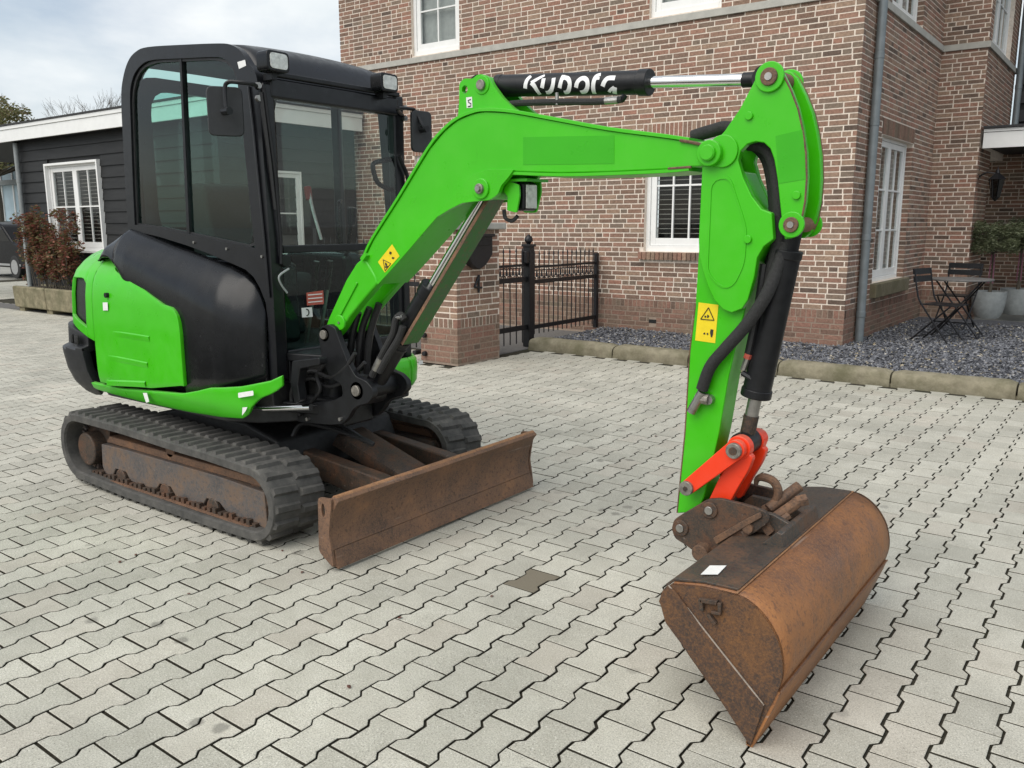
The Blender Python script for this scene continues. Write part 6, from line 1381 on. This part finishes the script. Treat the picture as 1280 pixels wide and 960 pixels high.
MB().prism(rounded([(-1.118,0.415),(-1.013,0.501),(-0.959,0.541),(-0.950,0.526),(-1.006,0.480),(-1.105,0.395)], .006), 2.648, 2.659).build('stiffener', 'rust_lock', QC, bevel=.002)
MB().prism(rounded([(-1.150,0.466),(-0.990,0.493),(-0.980,0.458),(-1.132,0.386)], .01), 2.679, 2.881).build('cross_tube', 'rust_dark', QC, bevel=.01)
hk = [(-1.031,0.585),(-1.029,0.603),(-1.015,0.615),(-0.993,0.616),(-0.970,0.608),(-0.954,0.585),(-0.953,0.556),(-0.968,0.527),(-0.998,0.501)]
MB().tube(spline([(x, 2.80, z) for x, z in hk], 4), [.007+.008*min(1, i/10) for i in range(len(spline([(x, 2.80, z) for x, z in hk], 4)))], 10).build('lifting_hook', 'rust_lock', QC)
lk = [(-0.976,0.513),(-0.898,0.591),(-0.955,0.483),(-0.877,0.556),(-0.989,0.482),(-0.954,0.455),(-0.920,0.491),(-0.894,0.516)]
MB().cyl((lk[2][0], 2.74, lk[2][1]), (lk[3][0], 2.80, lk[3][1]), .020, n=8).cyl((lk[0][0], 2.78, lk[0][1]), (lk[1][0], 2.86, lk[1][1]), .020, n=10).build('lock_spindle', 'rust_lock', QC, bevel=.004)
MB().cyl((lk[3][0]-.01, 2.795, lk[3][1]-.004), (lk[3][0]+.02, 2.815, lk[3][1]+.006), .022, n=6).cyl((lk[6][0], 2.72, lk[6][1]), (lk[7][0], 2.75, lk[7][1]), .014, n=6).build('lock_nut', 'rust_lock', QC, bevel=.002)
MB().prism(rounded([(-0.985,0.503),(-0.966,0.518),(-0.920,0.472),(-0.940,0.450)], .004), 2.68, 2.70).build('lock_lever', 'rust_lock', QC, bevel=.002)
# bucket: shell profile in x,z
BW0, BW1 = 2.187, 3.375
shell = [(-1.085,.365),(-1.074,.402),(-1.050,.426),(-.956,.443),(-.850,.446),(-.800,.432),(-.757,.399),(-.722,.348),(-.706,.295),(-.703,.245),(-.715,.190),(-.730,.148),(-.782,.002)]
sp_ = [tuple(p)[:2] for p in spline([(a, b, 0) for a, b in shell[3:12]], 5)]; sp_ = shell[:3]+sp_+shell[12:]
rows = [[(x, BW0+(BW1-BW0)*i/12, z) for x, z in sp_] for i in range(13)]
BK = MB().grid(rows).build('bucket', 'rust', EX, smooth=50, solid=.016); BK['label'] = 'wide rusty ditching bucket resting on its cutting edge'
mouth = [(-.880,.115),(-.985,.225),(-1.055,.315)]
sideP = sp_+mouth
for y0, y1 in ((BW0-.002, BW0+.014), (BW1-.014, BW1+.002)):
    MB().prism([(x+(.0 if False else 0), z) for x, z in sideP], y0, y1).build('side_wall', 'rust_side', BK, smooth=None)
dbl = [(-1.078,0.366),(-1.072,0.403),(-1.057,0.425),(-1.030,0.414),(-0.938,0.322),(-0.848,0.238),(-0.746,0.146),(-0.779,0.008),(-0.841,0.079),(-0.898,0.150),(-1.012,0.262),(-1.058,0.307)]
MB().prism(rounded(dbl, .006), BW0-.010, BW0-.0025).build('side_cutter', 'rust_side', BK, bevel=.002)
wl = [(-1.054,0.426),(-0.990,0.370),(-0.886,0.273),(-0.748,0.146)]; MB().tube([(x, BW0-.006, z) for x, z in wl], .0035, 6).build('weld_bead', 'steel_dull', BK)
MB().prism([(-1.074,.404),(-1.050,.4275),(-.956,.4445),(-.852,.4485),(-.850,.456),(-.958,.452),(-1.052,.436),(-1.080,.41)], 2.215, 3.35).build('top_plate', 'rust_teal', BK, bevel=.002)
MB().prism([(-.853,.4485),(-.846,.448),(-.846,.450),(-.853,.451)], BW0+.01, BW1-.01).build('weld_bead', 'rust_edge', BK)
MB().prism([(-.706,.196),(-.7235,.196),(-.742,.150),(-.796,.000),(-.776,-.001),(-.7185,.155)], BW0, BW1).build('cutting_edge', 'rust', BK)
MB().prism([(-.7065,.200),(-.702,.198),(-.708,.186),(-.711,.186)], BW0+.004, BW1-.004).build('weld_bead', 'rust_blade', BK)
for (a, b) in (([(-0.952,0.417),(-0.895,0.423),(-0.897,0.410),(-0.946,0.404)], 0), ([(-0.954,0.412),(-0.942,0.415),(-0.935,0.382),(-0.948,0.379)], 0), ([(-0.913,0.388),(-0.882,0.392),(-0.884,0.382),(-0.911,0.379)], 0), ([(-0.927,0.372),(-0.918,0.377),(-0.895,0.354),(-0.902,0.345)], 0), ([(-0.895,0.418),(-0.883,0.419),(-0.882,0.392),(-0.892,0.392)], 0)):
    MB().prism(a, BW0-.018, BW0-.003).build('side_bracket', 'rust_dark', BK, bevel=.002)
lbz = gz_label = [(-0.987,2.324),(-0.946,2.354),(-0.940,2.276),(-0.981,2.246)]
MB().prism(lbz, .4555, .4568, 'z').build('label_tag', 'white_sticker', BK, smooth=None)
for y0 in (2.70, 2.838): MB().prism([(-1.07,.435),(-.96,.452),(-.855,.45),(-.865,.50),(-.93,.525),(-1.06,.53),(-1.10,.49)], y0, y0+.022).build('mounting_ear', 'rust_teal', BK, bevel=.004)
MB().prism([(-.93,.452),(-.855,.45),(-.866,.50),(-.88,.505)], 2.60, 2.96).build('mounting_wedge', 'rust_teal', BK, bevel=.004)
